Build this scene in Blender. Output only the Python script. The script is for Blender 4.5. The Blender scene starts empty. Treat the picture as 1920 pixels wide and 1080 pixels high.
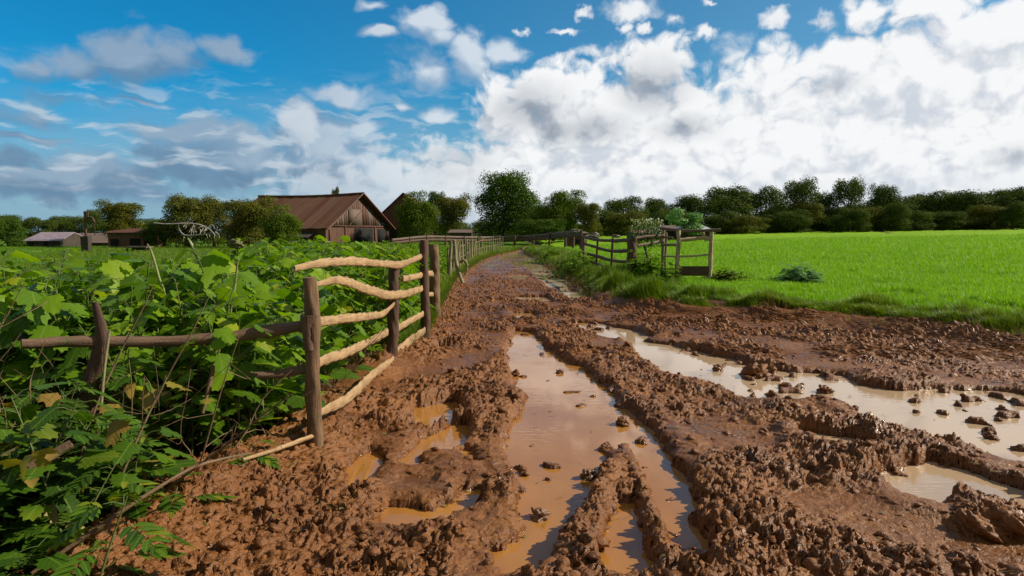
import bpy, math, random
import numpy as np
from mathutils import Vector, Matrix
scene = bpy.context.scene
COL = scene.collection
R = math.radians
# ------------------------------------------------------------------ camera
CAM_H = 1.65; F = 1280.0; PITCH = R(4.55)
cam_d = bpy.data.cameras.new('camera'); cam = bpy.data.objects.new('camera', cam_d); COL.objects.link(cam)
cam.location = (0, 0, CAM_H); cam.rotation_euler = (R(90) - PITCH, 0, 0)
cam_d.sensor_width = 36; cam_d.lens = 24; cam_d.clip_start = 0.05; cam_d.clip_end = 5000
scene.camera = cam
scene.render.resolution_x = 1024; scene.render.resolution_y = 576
def ray(u, v):
    x = (u - 960) / F; y = -(v - 540) / F
    return np.array([x, math.cos(PITCH) + y * math.sin(PITCH), y * math.cos(PITCH) - math.sin(PITCH)])
def gp(u, v, z=0.0):                      # photo point -> point at height z
    d = ray(u, v); t = (z - CAM_H) / d[2]; return np.array([d[0] * t, d[1] * t, z])
def dp(u, v, y):                          # photo point -> point at depth y
    d = ray(u, v); t = y / d[1]; return np.array([d[0] * t, y, CAM_H + d[2] * t])
# ------------------------------------------------------------------ sun and sky
SUN_AZ = R(84); SUN_EL = R(36)            # azimuth measured from +Y towards +X
sd = bpy.data.lights.new('sun', 'SUN'); sd.energy = 5.0; sd.angle = R(0.6); sd.color = (1.0, 0.90, 0.74)
sun = bpy.data.objects.new('sun', sd); COL.objects.link(sun)
sdir = Vector((math.sin(SUN_AZ) * math.cos(SUN_EL), math.cos(SUN_AZ) * math.cos(SUN_EL), math.sin(SUN_EL)))
sun.rotation_euler = sdir.to_track_quat('Z', 'Y').to_euler()
scene.view_settings.view_transform = 'Standard'; scene.view_settings.look = 'None'
scene.view_settings.exposure = 0.0; scene.view_settings.gamma = 1.0
world = bpy.data.worlds.new('World'); scene.world = world; world.use_nodes = True
# small expression helper for node trees
class S:
    def __init__(s, nt, k): s.nt = nt; s.k = k
    def __add__(s, o): return m(s.nt, 'ADD', s, o)
    def __radd__(s, o): return m(s.nt, 'ADD', s, o)
    def __sub__(s, o): return m(s.nt, 'SUBTRACT', s, o)
    def __rsub__(s, o): return m(s.nt, 'SUBTRACT', o, s)
    def __mul__(s, o): return m(s.nt, 'MULTIPLY', s, o)
    def __rmul__(s, o): return m(s.nt, 'MULTIPLY', s, o)
    def __truediv__(s, o): return m(s.nt, 'DIVIDE', s, o)
def put(nt, sock, v):
    if isinstance(v, S): nt.links.new(v.k, sock)
    elif isinstance(v, (tuple, list)):
        sock.default_value = v if len(v) == len(sock.default_value) else tuple(v) + (1,)
    else: sock.default_value = v
def m(nt, op, a, b=0.0, c=None):
    n = nt.nodes.new('ShaderNodeMath'); n.operation = op; put(nt, n.inputs[0], a); put(nt, n.inputs[1], b)
    if c is not None: put(nt, n.inputs[2], c)
    return S(nt, n.outputs[0])
def vm(nt, op, a, b=(0, 0, 0), out=0):
    n = nt.nodes.new('ShaderNodeVectorMath'); n.operation = op; put(nt, n.inputs[0], a); put(nt, n.inputs[1], b)
    return S(nt, n.outputs[out])
def vscale(nt, a, f):
    n = nt.nodes.new('ShaderNodeVectorMath'); n.operation = 'SCALE'; put(nt, n.inputs[0], a); put(nt, n.inputs[3], f)
    return S(nt, n.outputs[0])
def comb(nt, x, y, z=0.0):
    n = nt.nodes.new('ShaderNodeCombineXYZ'); put(nt, n.inputs[0], x); put(nt, n.inputs[1], y); put(nt, n.inputs[2], z); return S(nt, n.outputs[0])
def sep(nt, v):
    n = nt.nodes.new('ShaderNodeSeparateXYZ'); put(nt, n.inputs[0], v); return [S(nt, k) for k in n.outputs]
def sstep(nt, x, a, b, lo=0.0, hi=1.0, kind='SMOOTHSTEP'):
    n = nt.nodes.new('ShaderNodeMapRange'); n.interpolation_type = kind; n.clamp = True if kind == 'LINEAR' else n.clamp
    for i, q in enumerate((x, a, b, lo, hi)): put(nt, n.inputs[i], q)
    return S(nt, n.outputs[0])
def noise(nt, vec, scale=5.0, detail=3.0, rough=0.5, dist=0.0, color=False, lac=2.0, dim='3D'):
    n = nt.nodes.new('ShaderNodeTexNoise'); n.noise_dimensions = dim
    if vec is not None: put(nt, n.inputs['Vector'], vec)
    n.inputs['Scale'].default_value = scale; n.inputs['Detail'].default_value = detail
    n.inputs['Roughness'].default_value = rough; n.inputs['Distortion'].default_value = dist; n.inputs['Lacunarity'].default_value = lac
    return S(nt, n.outputs[1 if color else 0])
def voro(nt, vec, scale=5.0, smooth=0.0, detail=0.0, out=0, dim='3D'):
    n = nt.nodes.new('ShaderNodeTexVoronoi'); n.voronoi_dimensions = dim; put(nt, n.inputs['Vector'], vec)
    if smooth: n.feature = 'SMOOTH_F1'; n.inputs['Smoothness'].default_value = smooth
    n.inputs['Scale'].default_value = scale; n.inputs['Detail'].default_value = detail
    return S(nt, n.outputs[out])
def mixc(nt, f, a, b, mode='MIX'):
    n = nt.nodes.new('ShaderNodeMix'); n.data_type = 'RGBA'; n.blend_type = mode
    put(nt, n.inputs[0], f); put(nt, n.inputs[6], a); put(nt, n.inputs[7], b); return S(nt, n.outputs[2])
def group(name, ins, outs, build):
    g = bpy.data.node_groups.new(name, 'ShaderNodeTree')
    for nme, t in ins: g.interface.new_socket(nme, in_out='INPUT', socket_type=t)
    for nme, t in outs: g.interface.new_socket(nme, in_out='OUTPUT', socket_type=t)
    gi = g.nodes.new('NodeGroupInput'); go = g.nodes.new('NodeGroupOutput')
    res = build(g, [S(g, gi.outputs[i]) for i in range(len(ins))])
    for i, r in enumerate(res): put(g, go.inputs[i], r)
    return g
def use(nt, g, *args):
    n = nt.nodes.new('ShaderNodeGroup'); n.node_tree = g
    for i, a in enumerate(args): put(nt, n.inputs[i], a)
    return [S(nt, k) for k in n.outputs if k.enabled and k.name]
def ae(u, v):
    d = ray(u, v); return math.atan2(d[0], d[1]), math.atan2(d[2], math.hypot(d[0], d[1]))
def blob(u, v, ru, rv, w=1.0):            # direction on the sky and angular half sizes
    a, e = ae(u, v); return (a, e, ru / F * math.cos(a) ** 2, rv / F * math.cos(a), w)
def blobfield(nt, p, blobs):
    out = None
    for (a, e, ra, re, w) in blobs:
        n = nt.nodes.new('ShaderNodeVectorMath'); n.operation = 'MULTIPLY_ADD'
        put(nt, n.inputs[0], p); put(nt, n.inputs[1], (1 / ra, 1 / re, 0)); put(nt, n.inputs[2], (-a / ra, -e / re, 0))
        l = vm(nt, 'LENGTH', S(nt, n.outputs[0]), out=1)
        c = m(nt, 'MULTIPLY_ADD', l, -w, w)
        out = c if out is None else m(nt, 'MAXIMUM', out, c)
    return m(nt, 'MAXIMUM', out, -1.0)
def build_sky():
    nt = world.node_tree; nt.nodes.clear()
    tc = nt.nodes.new('ShaderNodeTexCoord'); D = S(nt, tc.outputs['Generated'])
    x, y, z = sep(nt, D)
    az = m(nt, 'ARCTAN2', x, y)
    el = m(nt, 'ARCTAN2', z, m(nt, 'SQRT', x * x + y * y))
    el = m(nt, 'MAXIMUM', el, 0.0)
    p = comb(nt, az, el)
    # ---- cumulus group: returns density
    bank = [blob(*b) for b in [
        (1920, 320, 700, 260, 1.5), (1500, 330, 460, 210, 1.4), (1750, 150, 330, 100, 1.2), (1880, 60, 230, 60, 1.0), (1730, 20, 150, 45, .9),
        (1280, 340, 380, 190, 1.3), (1000, 370, 380, 130, 1.1), (1150, 240, 240, 90, 1.2), (1450, 140, 75, 58), (1590, 120, 110, 50),
        (1040, 185, 120, 78, 1.1), (1225, 125, 85, 58), (935, 190, 45, 75), (960, 225, 90, 60), (1290, 200, 90, 70), (700, 375, 220, 95, .9), (565, 245, 42, 58, .9), (1630, 35, 70, 40, .8),
        (2300, 200, 500, 350, 1.5), (3200, 250, 900, 260, 1.3)]]
    puffs = [blob(*b) for b in [
        (1185, 18, 62, 24), (1095, 24, 24, 11), (1450, 36, 34, 18), (1322, 62, 26, 16), (1172, 52, 20, 11), (1210, 54, 16, 12), (1062, 61, 32, 9), (1545, 40, 28, 18),
        (1330, 5, 20, 10), (1150, 108, 42, 16), (1120, 95, 60, 14, .6), (1265, 35, 22, 12, .6), (1700, 8, 70, 18), (980, 62, 16, 9, .6)]]
    soft = [blob(*b) for b in [(150, 335, 300, 62, .9), (430, 300, 230, 70, .95), (600, 290, 150, 90, 1.0), (330, 250, 120, 36, .8), 
        (245, 110, 115, 58, 1.0), (150, 120, 110, 40, .8), (330, 100, 80, 42, .8), (420, 88, 70, 34, .7), (60, 215, 80, 50, .55), (800, 45, 70, 35, .9), (710, 65, 45, 14, .9),
        (825, 72, 45, 20, .7), (880, 110, 55, 60, .9), (790, 130, 80, 50, .6), (950, 95, 50, 30, .7), (640, 180, 70, 26, .9), (755, 194, 34, 13, .8), (822, 214, 46, 22, .8),
        (680, 238, 46, 22, 1.0), (566, 228, 44, 50, 1.4), (600, 305, 60, 40, 1.3), (250, 30, 30, 14, .3), (400, 250, 150, 42, .8), (120, 185, 120, 18, .4), (270, 185, 60, 10, .5), (700, 15, 30, 12, .7), (60, 262, 90, 10, .9),
        (1370, 105, 50, 40, .5), (60, 120, 60, 30, .5)]]
    dark = [blob(*b) for b in [
        (30, 350, 110, 32), (120, 360, 80, 34), (215, 350, 70, 38), (320, 325, 90, 28, .8), (250, 285, 40, 16, .8), (455, 330, 60, 22, .8), (40, 295, 60, 26, .8), (620, 330, 90, 40, .7)]]
    def cum(g, I):
        q, = I
        w1 = vm(g, 'SUBTRACT', noise(g, q, 13.0, 2.0, .55, color=True, dim='2D'), (.5, .5, .5))
        q2 = vm(g, 'ADD', q, vscale(g, w1, .045))
        v1 = voro(g, q2, 19.0, dim='2D')
        v2 = voro(g, vm(g, 'MULTIPLY', q2, (1, 1.5, 1)), 46.0, dim='2D')
        f = noise(g, q2, 50.0, 4.0, .62, dim='2D')
        bil = (0.42 - v1) * .75 + (0.42 - v2) * .5 + (f - .5) * 1.0
        cb = blobfield(g, vm(g, 'ADD', q, vscale(g, w1, .04)), bank)
        return [m(g, 'MINIMUM', cb, 1.15) + bil * .62, bil, cb]
    G = group('cumulus', [('p', 'NodeSocketVector')], [('d', 'NodeSocketFloat'), ('b', 'NodeSocketFloat'), ('c', 'NodeSocketFloat')], cum)
    d0, b0, c0 = use(nt, G, p)
    d2, b2, c2 = use(nt, G, vm(nt, 'ADD', p, (.012, .024, 0)))
    pn = vm(nt, 'SUBTRACT', noise(nt, p, 45.0, 3.0, .6, color=True, dim='2D'), (.5, .5, .5))
    cp = blobfield(nt, vm(nt, 'ADD', p, vscale(nt, pn, .025)), puffs)
    # ---- clear sky
    sk = nt.nodes.new('ShaderNodeTexSky'); sk.sky_type = 'NISHITA'; sk.sun_disc = False
    sk.sun_elevation = SUN_EL; sk.sun_rotation = SUN_AZ; sk.air_density = 1.0; sk.dust_density = .6; sk.ozone_density = 2.0
    sky = vscale(nt, S(nt, sk.outputs[0]), .085)
    clear = mixc(nt, 1.0, sky, (.07, 1.0, 1.42), 'MULTIPLY')
    warm = sstep(nt, az, -.5, .5)
    clear = mixc(nt, warm * .55, clear, mixc(nt, 1.0, sky, (.85, 1.05, 1.0), 'MULTIPLY'))
    # milky veil close to the horizon
    vn = noise(nt, vm(nt, 'MULTIPLY', p, (1, 2.6, 1)), 5.5, 4.0, .6, .3, dim='2D')
    veil = sstep(nt, el + (vn - .5) * .12, .22, .015)
    col = mixc(nt, veil * .82, clear, (.30, .43, .56))
    # soft lilac and white clouds of the left half
    wq = vm(nt, 'SUBTRACT', noise(nt, p, 11.0, 3.0, .55, color=True, dim='2D'), (.5, .5, .5))
    ps = vm(nt, 'ADD', p, vscale(nt, wq, .035))
    fn = noise(nt, vm(nt, 'MULTIPLY', ps, (1, 1.5, 1)), 24.0, 4.0, .55, dim='2D')
    sc = blobfield(nt, ps, soft) + (fn - .5) * .9
    sa = sstep(nt, sc, .02, .55)
    sc2 = blobfield(nt, vm(nt, 'ADD', ps, (.012, .028, 0)), soft)
    slit = sstep(nt, blobfield(nt, ps, soft) - sc2 + (fn - .5) * .35, -.12, .5)
    eastern = sstep(nt, az, -.42, -.1)
    scol = mixc(nt, slit, mixc(nt, eastern, (.15, .26, .40), (.33, .45, .60)), mixc(nt, eastern, (.30, .40, .52), (.74, .80, .86)))
    col = mixc(nt, sa * .84, col, scol)
    # streaky pale stratus low at the left
    st = noise(nt, vm(nt, 'MULTIPLY', ps, (1, 4.5, 1)), 13.0, 3.0, .55, dim='2D')
    low = sstep(nt, el, .02, .06) * sstep(nt, el, .24, .12)
    col = mixc(nt, sstep(nt, st, .50, .72) * low * .75, col, (.55, .64, .72))
    dk = blobfield(nt, ps, dark) + (fn - .5) * 1.1
    col = mixc(nt, sstep(nt, dk, .05, .6) * .7, col, (.14, .25, .38))
    # cumulus colour: lit towards the sun, grey below
    lit = sstep(nt, (d0 - d2) * 1.1 + (b0 * .38) + (fn - .5) * .25, -.60, .34)
    deep = sstep(nt, c0 * .6 + (vn - .5) * 1.2, .1, 1.0)
    gblob = blobfield(nt, ps, [blob(*b) for b in [(990, 208, 120, 62), (1045, 240, 95, 45), (1225, 160, 95, 70), (1110, 240, 120, 48), (1290, 240, 90, 36, .8), (850, 300, 120, 40, .7), (1900, 300, 90, 26, .6), (1560, 160, 90, 30, .5), (860, 330, 120, 40, .5)]])
    gs = sstep(nt, gblob + (fn - .5) * .3, -.1, 1.0)
    shade = mixc(nt, gs, (.62, .67, .74), (.30, .35, .42))
    bright = mixc(nt, gs * .75, (.93, .94, .95), (.42, .47, .53))
    ccol = mixc(nt, lit, shade, bright)
    west = sstep(nt, az, .0, -.32)
    ccol = mixc(nt, west * .55, ccol, (.36, .48, .60))
    hz = sstep(nt, el, .10, .01)
    ccol = mixc(nt, hz * .6, ccol, mixc(nt, sstep(nt, az, -.4, .3), (.30, .42, .54), (.66, .72, .78)))
    ca = m(nt, 'MAXIMUM', sstep(nt, d0, -.08, .42), sstep(nt, cp + b0 * .3 + (fn - .5) * .5, -.1, .75) * .92)
    col = mixc(nt, ca * sstep(nt, west, 0.0, 1.0, 1.0, .75), col, ccol)
    # unseen grey cloud added behind and above the view to cut blue ambient light
    out_v = m(nt, 'MAXIMUM', sstep(nt, m(nt, 'ABSOLUTE', az), .95, 1.5), sstep(nt, el, .50, .85))
    col = mixc(nt, out_v * .85, col, mixc(nt, sstep(nt, vn, .35, .65), (.13, .135, .14), (.32, .31, .29)))
    bg = nt.nodes.new('ShaderNodeBackground'); put(nt, bg.inputs[0], col); bg.inputs[1].default_value = 1.0
    out = nt.nodes.new('ShaderNodeOutputWorld'); nt.links.new(bg.outputs[0], out.inputs[0])
    world.cycles.sampling_method = 'MANUAL'; world.cycles.sample_map_resolution = 512
build_sky()
# ------------------------------------------------------------------ numpy noise
_rs = np.random.RandomState(7)
_P = _rs.permutation(4096).astype(np.int64); _G = _rs.uniform(0, 2 * np.pi, 4096); _GX = np.cos(_G); _GY = np.sin(_G)
_H1 = _rs.rand(4096); _H2 = _rs.rand(4096); _H3 = _rs.rand(4096)
def _h(ix, iy, s=0): return _P[(_P[(ix + s * 131) & 4095] + iy) & 4095]
def perlin(x, y, s=0):
    xi = np.floor(x).astype(np.int64); yi = np.floor(y).astype(np.int64); fx = x - xi; fy = y - yi
    u = fx * fx * fx * (fx * (fx * 6 - 15) + 10); w = fy * fy * fy * (fy * (fy * 6 - 15) + 10)
    def g(a, b):
        k = _h(xi + a, yi + b, s); return _GX[k] * (fx - a) + _GY[k] * (fy - b)
    a = g(0, 0); b = g(1, 0); c = g(0, 1); d = g(1, 1)
    return (a + u * (b - a) + w * ((c + u * (d - c)) - (a + u * (b - a)))) * 1.5
def fbm(x, y, octv=4, s=0, gain=.5):
    o = 0; a = 1
    for i in range(octv): o = o + a * perlin(x * 2 ** i, y * 2 ** i, s + i); a *= gain
    return o
def worley(x, y, s=0, two=False):
    xi = np.floor(x).astype(np.int64); yi = np.floor(y).astype(np.int64)
    f1 = np.full(x.shape, 9.0); f2 = np.full(x.shape, 9.0); hv = np.zeros(x.shape)
    for a in (-1, 0, 1):
        for b in (-1, 0, 1):
            k = _h(xi + a, yi + b, s)
            d = np.hypot(xi + a + _H1[k] - x, yi + b + _H2[k] - y)
            hv = np.where(d < f1, _H3[k], hv); f2 = np.minimum(f2, np.maximum(f1, d)); f1 = np.minimum(f1, d)
    return f1, f2, hv
def ss(x, a, b):
    t = np.clip((x - a) / (b - a), 0, 1); return t * t * (3 - 2 * t)
def poly_sdf(x, y, P):
    P = np.asarray(P, float)[:, :2]; n = len(P); d = np.full(x.shape, 1e9); ins = np.zeros(x.shape, bool)
    for i in range(n):
        ax, ay = P[i]; bx, by = P[(i + 1) % n]; ex, ey = bx - ax, by - ay
        t = np.clip(((x - ax) * ex + (y - ay) * ey) / (ex * ex + ey * ey + 1e-12), 0, 1)
        d = np.minimum(d, np.hypot(x - ax - t * ex, y - ay - t * ey))
        c = ((ay > y) != (by > y)) & (x < (bx - ax) * (y - ay) / (by - ay + 1e-12) + ax); ins ^= c
    return np.where(ins, -d, d)
def line_d(x, y, P):
    d = np.full(x.shape, 1e9)
    for (ax, ay), (bx, by) in zip(P[:-1], P[1:]):
        ex, ey = bx - ax, by - ay; t = np.clip(((x - ax) * ex + (y - ay) * ey) / (ex * ex + ey * ey), 0, 1)
        d = np.minimum(d, np.hypot(x - ax - t * ex, y - ay - t * ey))
    return d
# ------------------------------------------------------------------ mesh helpers
def mesh(name, V, T, uv=None, smooth=False, attrs=None):
    V = np.asarray(V, np.float32); T = np.asarray(T, np.int32); k = T.shape[1]
    me = bpy.data.meshes.new(name); me.vertices.add(len(V)); me.vertices.foreach_set('co', V.ravel())
    me.loops.add(T.size); me.loops.foreach_set('vertex_index', T.ravel())
    me.polygons.add(len(T)); me.polygons.foreach_set('loop_start', np.arange(0, T.size, k, dtype=np.int32))
    if uv is not None:
        l = me.uv_layers.new(name='UVMap'); l.data.foreach_set('uv', np.asarray(uv, np.float32)[T.ravel()].ravel())
    for an, av in (attrs or {}).items():
        a = me.attributes.new(an, 'FLOAT', 'POINT'); a.data.foreach_set('value', np.asarray(av, np.float32))
    me.update(calc_edges=True); me.validate()
    if smooth: me.polygons.foreach_set('use_smooth', np.ones(len(me.polygons), bool))
    return me
def link(name, me, mat, parent=None, loc=None):
    o = bpy.data.objects.new(name, me); COL.objects.link(o)
    if mat is not None and not me.materials: me.materials.append(mat)
    if parent: o.parent = parent
    if loc is not None: o.location = loc
    return o
def tag(o, label=None, cat=None, grp=None, kind=None):
    if label: o['label'] = label
    if cat: o['category'] = cat
    if grp: o['group'] = grp
    if kind: o['kind'] = kind
    return o
def thing(name, label, cat, loc=(0, 0, 0), rz=0.0, grp=None):
    o = bpy.data.objects.new(name, None); COL.objects.link(o); o.location = loc; o.rotation_euler = (0, 0, rz); o.empty_display_size = .2
    return tag(o, label, cat, grp)
def copy_tree(o, loc, rz=0.0, sc=(1, 1, 1), label=None, grp=None):
    r = o.copy(); COL.objects.link(r); r.location = loc; r.rotation_euler = (0, 0, rz); r.scale = sc
    if label: r['label'] = label
    if grp: r['group'] = grp
    for c in list(o.children):
        d = c.copy(); COL.objects.link(d); d.parent = r
        for e in list(c.children):
            f = e.copy(); COL.objects.link(f); f.parent = d
    return r
class MB:                                  # mesh collector (triangles)
    def __init__(s): s.V = []; s.T = []; s.U = []; s.n = 0
    def add(s, V, T, U=None):
        V = np.asarray(V, float); T = np.asarray(T, int)
        if T.shape[1] == 4: T = np.concatenate([T[:, [0, 1, 2]], T[:, [0, 2, 3]]])
        if U is None: U = np.zeros((len(V), 2))
        s.V.append(V); s.T.append(T + s.n); s.U.append(np.asarray(U, float)); s.n += len(V); return s
    def build(s, name, mat, parent=None, smooth=False, loc=None):
        return link(name, mesh(name, np.concatenate(s.V), np.concatenate(s.T), np.concatenate(s.U), smooth), mat, parent, loc)
BOXF = np.array([[0, 1, 3, 2], [4, 6, 7, 5], [0, 4, 5, 1], [2, 3, 7, 6], [0, 2, 6, 4], [1, 5, 7, 3]])
def box(mb, c, s, rz=0.0, jit=0.0, rng=None):
    V = np.array([[x, y, z] for x in (-.5, .5) for y in (-.5, .5) for z in (-.5, .5)]) * np.array(s)
    cz, sz = math.cos(rz), math.sin(rz); V = V @ np.array([[cz, sz, 0], [-sz, cz, 0], [0, 0, 1]]) + np.array(c)
    if jit: V = V + (rng or np.random).uniform(-jit, jit, V.shape)
    Vn = V[BOXF].reshape(-1, 3); U = np.tile([[0, 0], [0, 1], [1, 1], [1, 0]], (6, 1)); return mb.add(Vn, np.arange(24).reshape(6, 4), U)
def quad(mb, a, b, c, d, th=0.0):
    P = np.array([a, b, c, d], float)
    if th:
        n = np.cross(P[1] - P[0], P[3] - P[0]); n /= np.linalg.norm(n); Q = P - n * th
        for f in ([P[0], P[1], P[2], P[3]], [Q[3], Q[2], Q[1], Q[0]]): mb.add(np.array(f), [[0, 1, 2, 3]], [[0, 0], [1, 0], [1, 1], [0, 1]])
        for i in range(4):
            j = (i + 1) % 4; mb.add(np.array([P[i], Q[i], Q[j], P[j]]), [[0, 1, 2, 3]], [[0, 0], [0, .05], [1, .05], [1, 0]])
    else: mb.add(P, [[0, 1, 2, 3]], [[0, 0], [1, 0], [1, 1], [0, 1]])
def sweep(mb, pts, rad, seg=10, flat=1.0, up=(0, 0, 1), lump=0.0, seed=0, sub=6, cap=True, jag=0.0):
    # irregular round or flattened bar along a smoothed polyline; rad per point
    pts = np.asarray(pts, float); rad = np.broadcast_to(np.asarray(rad, float), (len(pts),)); n = len(pts)
    if n > 2 and sub > 1:
        tt = np.linspace(0, n - 1, (n - 1) * sub + 1); e = np.vstack([2 * pts[0] - pts[1], pts, 2 * pts[-1] - pts[-2]])
        i = np.minimum(tt.astype(int), n - 2); f = (tt - i)[:, None]; a, b, c, d = e[i], e[i + 1], e[i + 2], e[i + 3]
        P = .5 * (2 * b + (c - a) * f + (2 * a - 5 * b + 4 * c - d) * f * f + (3 * b - a - 3 * c + d) * f ** 3); r = np.interp(tt, np.arange(n), rad)
    else:
        k = max(2, sub * (n - 1) + 1); tt = np.linspace(0, n - 1, k); P = np.stack([np.interp(tt, np.arange(n), pts[:, j]) for j in range(3)], 1); r = np.interp(tt, np.arange(n), rad)
    T = np.gradient(P, axis=0); T /= np.linalg.norm(T, axis=1)[:, None] + 1e-9
    up = np.array(up, float)
    if abs(T[0] @ up) > .95: up = np.array([0, 1., 0])
    A = np.cross(T, up); A /= np.linalg.norm(A, axis=1)[:, None] + 1e-9; B = np.cross(A, T)
    th = np.linspace(0, 2 * np.pi, seg, endpoint=False); rg = np.random.RandomState(seed); L = np.concatenate([[0], np.cumsum(np.linalg.norm(np.diff(P, axis=0), axis=1))])
    sx = th[None] * 1.1 + seed * 7.3; ly = L[:, None] * 6 + seed * 3.1
    k = 1 + lump * (perlin(np.cos(th)[None] * 1.2 + 5 + 0 * ly, ly + np.sin(th)[None] * 1.2, seed % 50) + .5 * perlin(np.cos(th)[None] * 2.5 + 9 + 0 * ly, ly * 3 + np.sin(th)[None] * 2.5, seed % 50 + 3))
    if jag: k = k + rg.normal(0, jag, k.shape) + jag * 1.5 * (rg.rand(len(P), 1) < .12)
    V = P[:, None] + (A[:, None] * np.cos(th)[None, :, None] * flat + B[:, None] * np.sin(th)[None, :, None]) * (r[:, None] * k)[..., None]
    m_ = len(P); idx = np.arange(m_ * seg).reshape(m_, seg); q = np.stack([idx[:-1], np.roll(idx, -1, 1)[:-1], np.roll(idx, -1, 1)[1:], idx[1:]], -1).reshape(-1, 4)
    U = np.stack([np.repeat(L, seg), np.tile(np.abs(th / np.pi - 1) * max(r.mean(), .01) * 3, m_)], 1)
    V = V.reshape(-1, 3); mb.add(V, q, U)
    if cap:
        for row, dr in ((0, 1), (m_ - 1, -1)):
            c = P[row]; R_ = V[idx[row]]; W = np.vstack([R_, c]); f = np.array([[i, (i + 1) % seg, seg][::dr] for i in range(seg)]); mb.add(W, f, np.full((seg + 1, 2), .013 * row))
    return mb
# ------------------------------------------------------------------ scattering many copies into one mesh
def rotmats(rz, tilt=None, tdir=None):
    c, s = np.cos(rz), np.sin(rz); n = len(rz); M = np.zeros((n, 3, 3)); M[:, 0, 0] = c; M[:, 0, 1] = -s; M[:, 1, 0] = s; M[:, 1, 1] = c; M[:, 2, 2] = 1
    if tilt is not None:
        ct, st = np.cos(tilt), np.sin(tilt); X = np.zeros((n, 3, 3)); X[:, 0, 0] = 1; X[:, 1, 1] = ct; X[:, 1, 2] = -st; X[:, 2, 1] = st; X[:, 2, 2] = ct
        M = M @ X
        if tdir is not None:
            c, s = np.cos(tdir), np.sin(tdir); Z = np.zeros((n, 3, 3)); Z[:, 0, 0] = c; Z[:, 0, 1] = -s; Z[:, 1, 0] = s; Z[:, 1, 1] = c; Z[:, 2, 2] = 1; M = Z @ M
    return M
def scatter(protos, which, pos, M, sc):
    V, T, U, n = [], [], [], 0
    for k, (pv, pt, pu) in enumerate(protos):
        ix = np.nonzero(which == k)[0]
        if not len(ix): continue
        s = sc[ix]; s = s[:, None, None] if s.ndim == 1 else s[:, None, :]
        w = np.einsum('nij,vj->nvi', M[ix], pv) if True else None
        w = w * s + pos[ix][:, None, :]
        t = pt[None] + (np.arange(len(ix)) * len(pv))[:, None, None] + n
        V.append(w.reshape(-1, 3)); T.append(t.reshape(-1, 3)); U.append(np.tile(pu, (len(ix), 1))); n += len(ix) * len(pv)
    return np.concatenate(V), np.concatenate(T), np.concatenate(U)
def pack(mb):
    return np.concatenate(mb.V), np.concatenate(mb.T), np.concatenate(mb.U)
# ------------------------------------------------------------------ materials
def mat(name):
    mt = bpy.data.materials.new(name); mt.use_nodes = True; nt = mt.node_tree; nt.nodes.clear()
    o = nt.nodes.new('ShaderNodeOutputMaterial'); p = nt.nodes.new('ShaderNodeBsdfPrincipled'); nt.links.new(p.outputs[0], o.inputs[0]); return mt, nt, p, o
def geo(nt, k='Position'):
    for n in nt.nodes:
        if n.bl_idname == 'ShaderNodeNewGeometry': return S(nt, n.outputs[k])
    return S(nt, nt.nodes.new('ShaderNodeNewGeometry').outputs[k])
def uvn(nt): return S(nt, nt.nodes.new('ShaderNodeTexCoord').outputs['UV'])
def attr(nt, a):
    n = nt.nodes.new('ShaderNodeAttribute'); n.attribute_name = a; return S(nt, n.outputs['Fac'])
def bump(nt, p, h, dist=.01, st=1.0):
    b = nt.nodes.new('ShaderNodeBump'); b.inputs['Distance'].default_value = dist; b.inputs['Strength'].default_value = st; put(nt, b.inputs['Height'], h); nt.links.new(b.outputs[0], p.inputs['Normal']); return b
def mud_mat():
    mt, nt, p, o = mat('mud'); P = geo(nt); x, y, z = sep(nt, P)
    n1 = noise(nt, P, 1.3, 4, .6); n2 = noise(nt, P, 14.0, 4, .6); n3 = noise(nt, P, 90.0, 3, .6)
    c = mixc(nt, sstep(nt, n1, .3, .7), (.165, .056, .010), (.285, .112, .025))
    c = mixc(nt, sstep(nt, n2, .35, .75) * .6, c, (.37, .155, .042))
    c = mixc(nt, sstep(nt, n3, .35, .7) * .6, c, (.075, .027, .009))
    wet = sstep(nt, z + (n2 - .5) * .03, .055, .0)
    c = mixc(nt, wet * .55, c, (.135, .050, .014))
    put(nt, p.inputs['Base Color'], c)
    slick = sstep(nt, noise(nt, P, 2.3, 4, .6), .52, .66); c = mixc(nt, slick * .45, c, (.115, .043, .010)); put(nt, p.inputs['Base Color'], c)
    put(nt, p.inputs['Roughness'], m(nt, 'MAXIMUM', .50 - slick * .26 - wet * .28 + (n2 - .5) * .7, .14)); p.inputs['IOR'].default_value = 1.42
    bump(nt, p, n3 * .5 + noise(nt, P, 34.0, 4, .65) * 1.1, .012, .9); return mt
def water_mat():
    mt, nt, p, o = mat('muddy_water'); P = geo(nt)
    n1 = noise(nt, P, .9, 3, .5); n2 = noise(nt, vm(nt, 'MULTIPLY', P, (1, .35, 1)), 6.0, 3, .55)
    c = mixc(nt, sstep(nt, n1, .3, .7), (.38, .165, .034), (.46, .210, .048)); c = mixc(nt, sstep(nt, n2, .45, .75) * .3, c, (.27, .115, .026)); c = mixc(nt, m(nt, 'MAXIMUM', sstep(nt, sep(nt, P)[0], .9, 1.8), sstep(nt, sep(nt, P)[1], 11, 20)) * .8, c, (.52, .39, .26))  # right and far water paler: bright sky reflection put into the base colour
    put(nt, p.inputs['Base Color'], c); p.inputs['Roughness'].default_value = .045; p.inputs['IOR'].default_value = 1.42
    w = noise(nt, vm(nt, 'MULTIPLY', P, (.8, 2.6, 1)), 9.0, 2, .5)
    calm = sstep(nt, noise(nt, P, .7, 2, .5), .42, .62)
    bump(nt, p, w * calm, .010, .28); return mt
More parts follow.
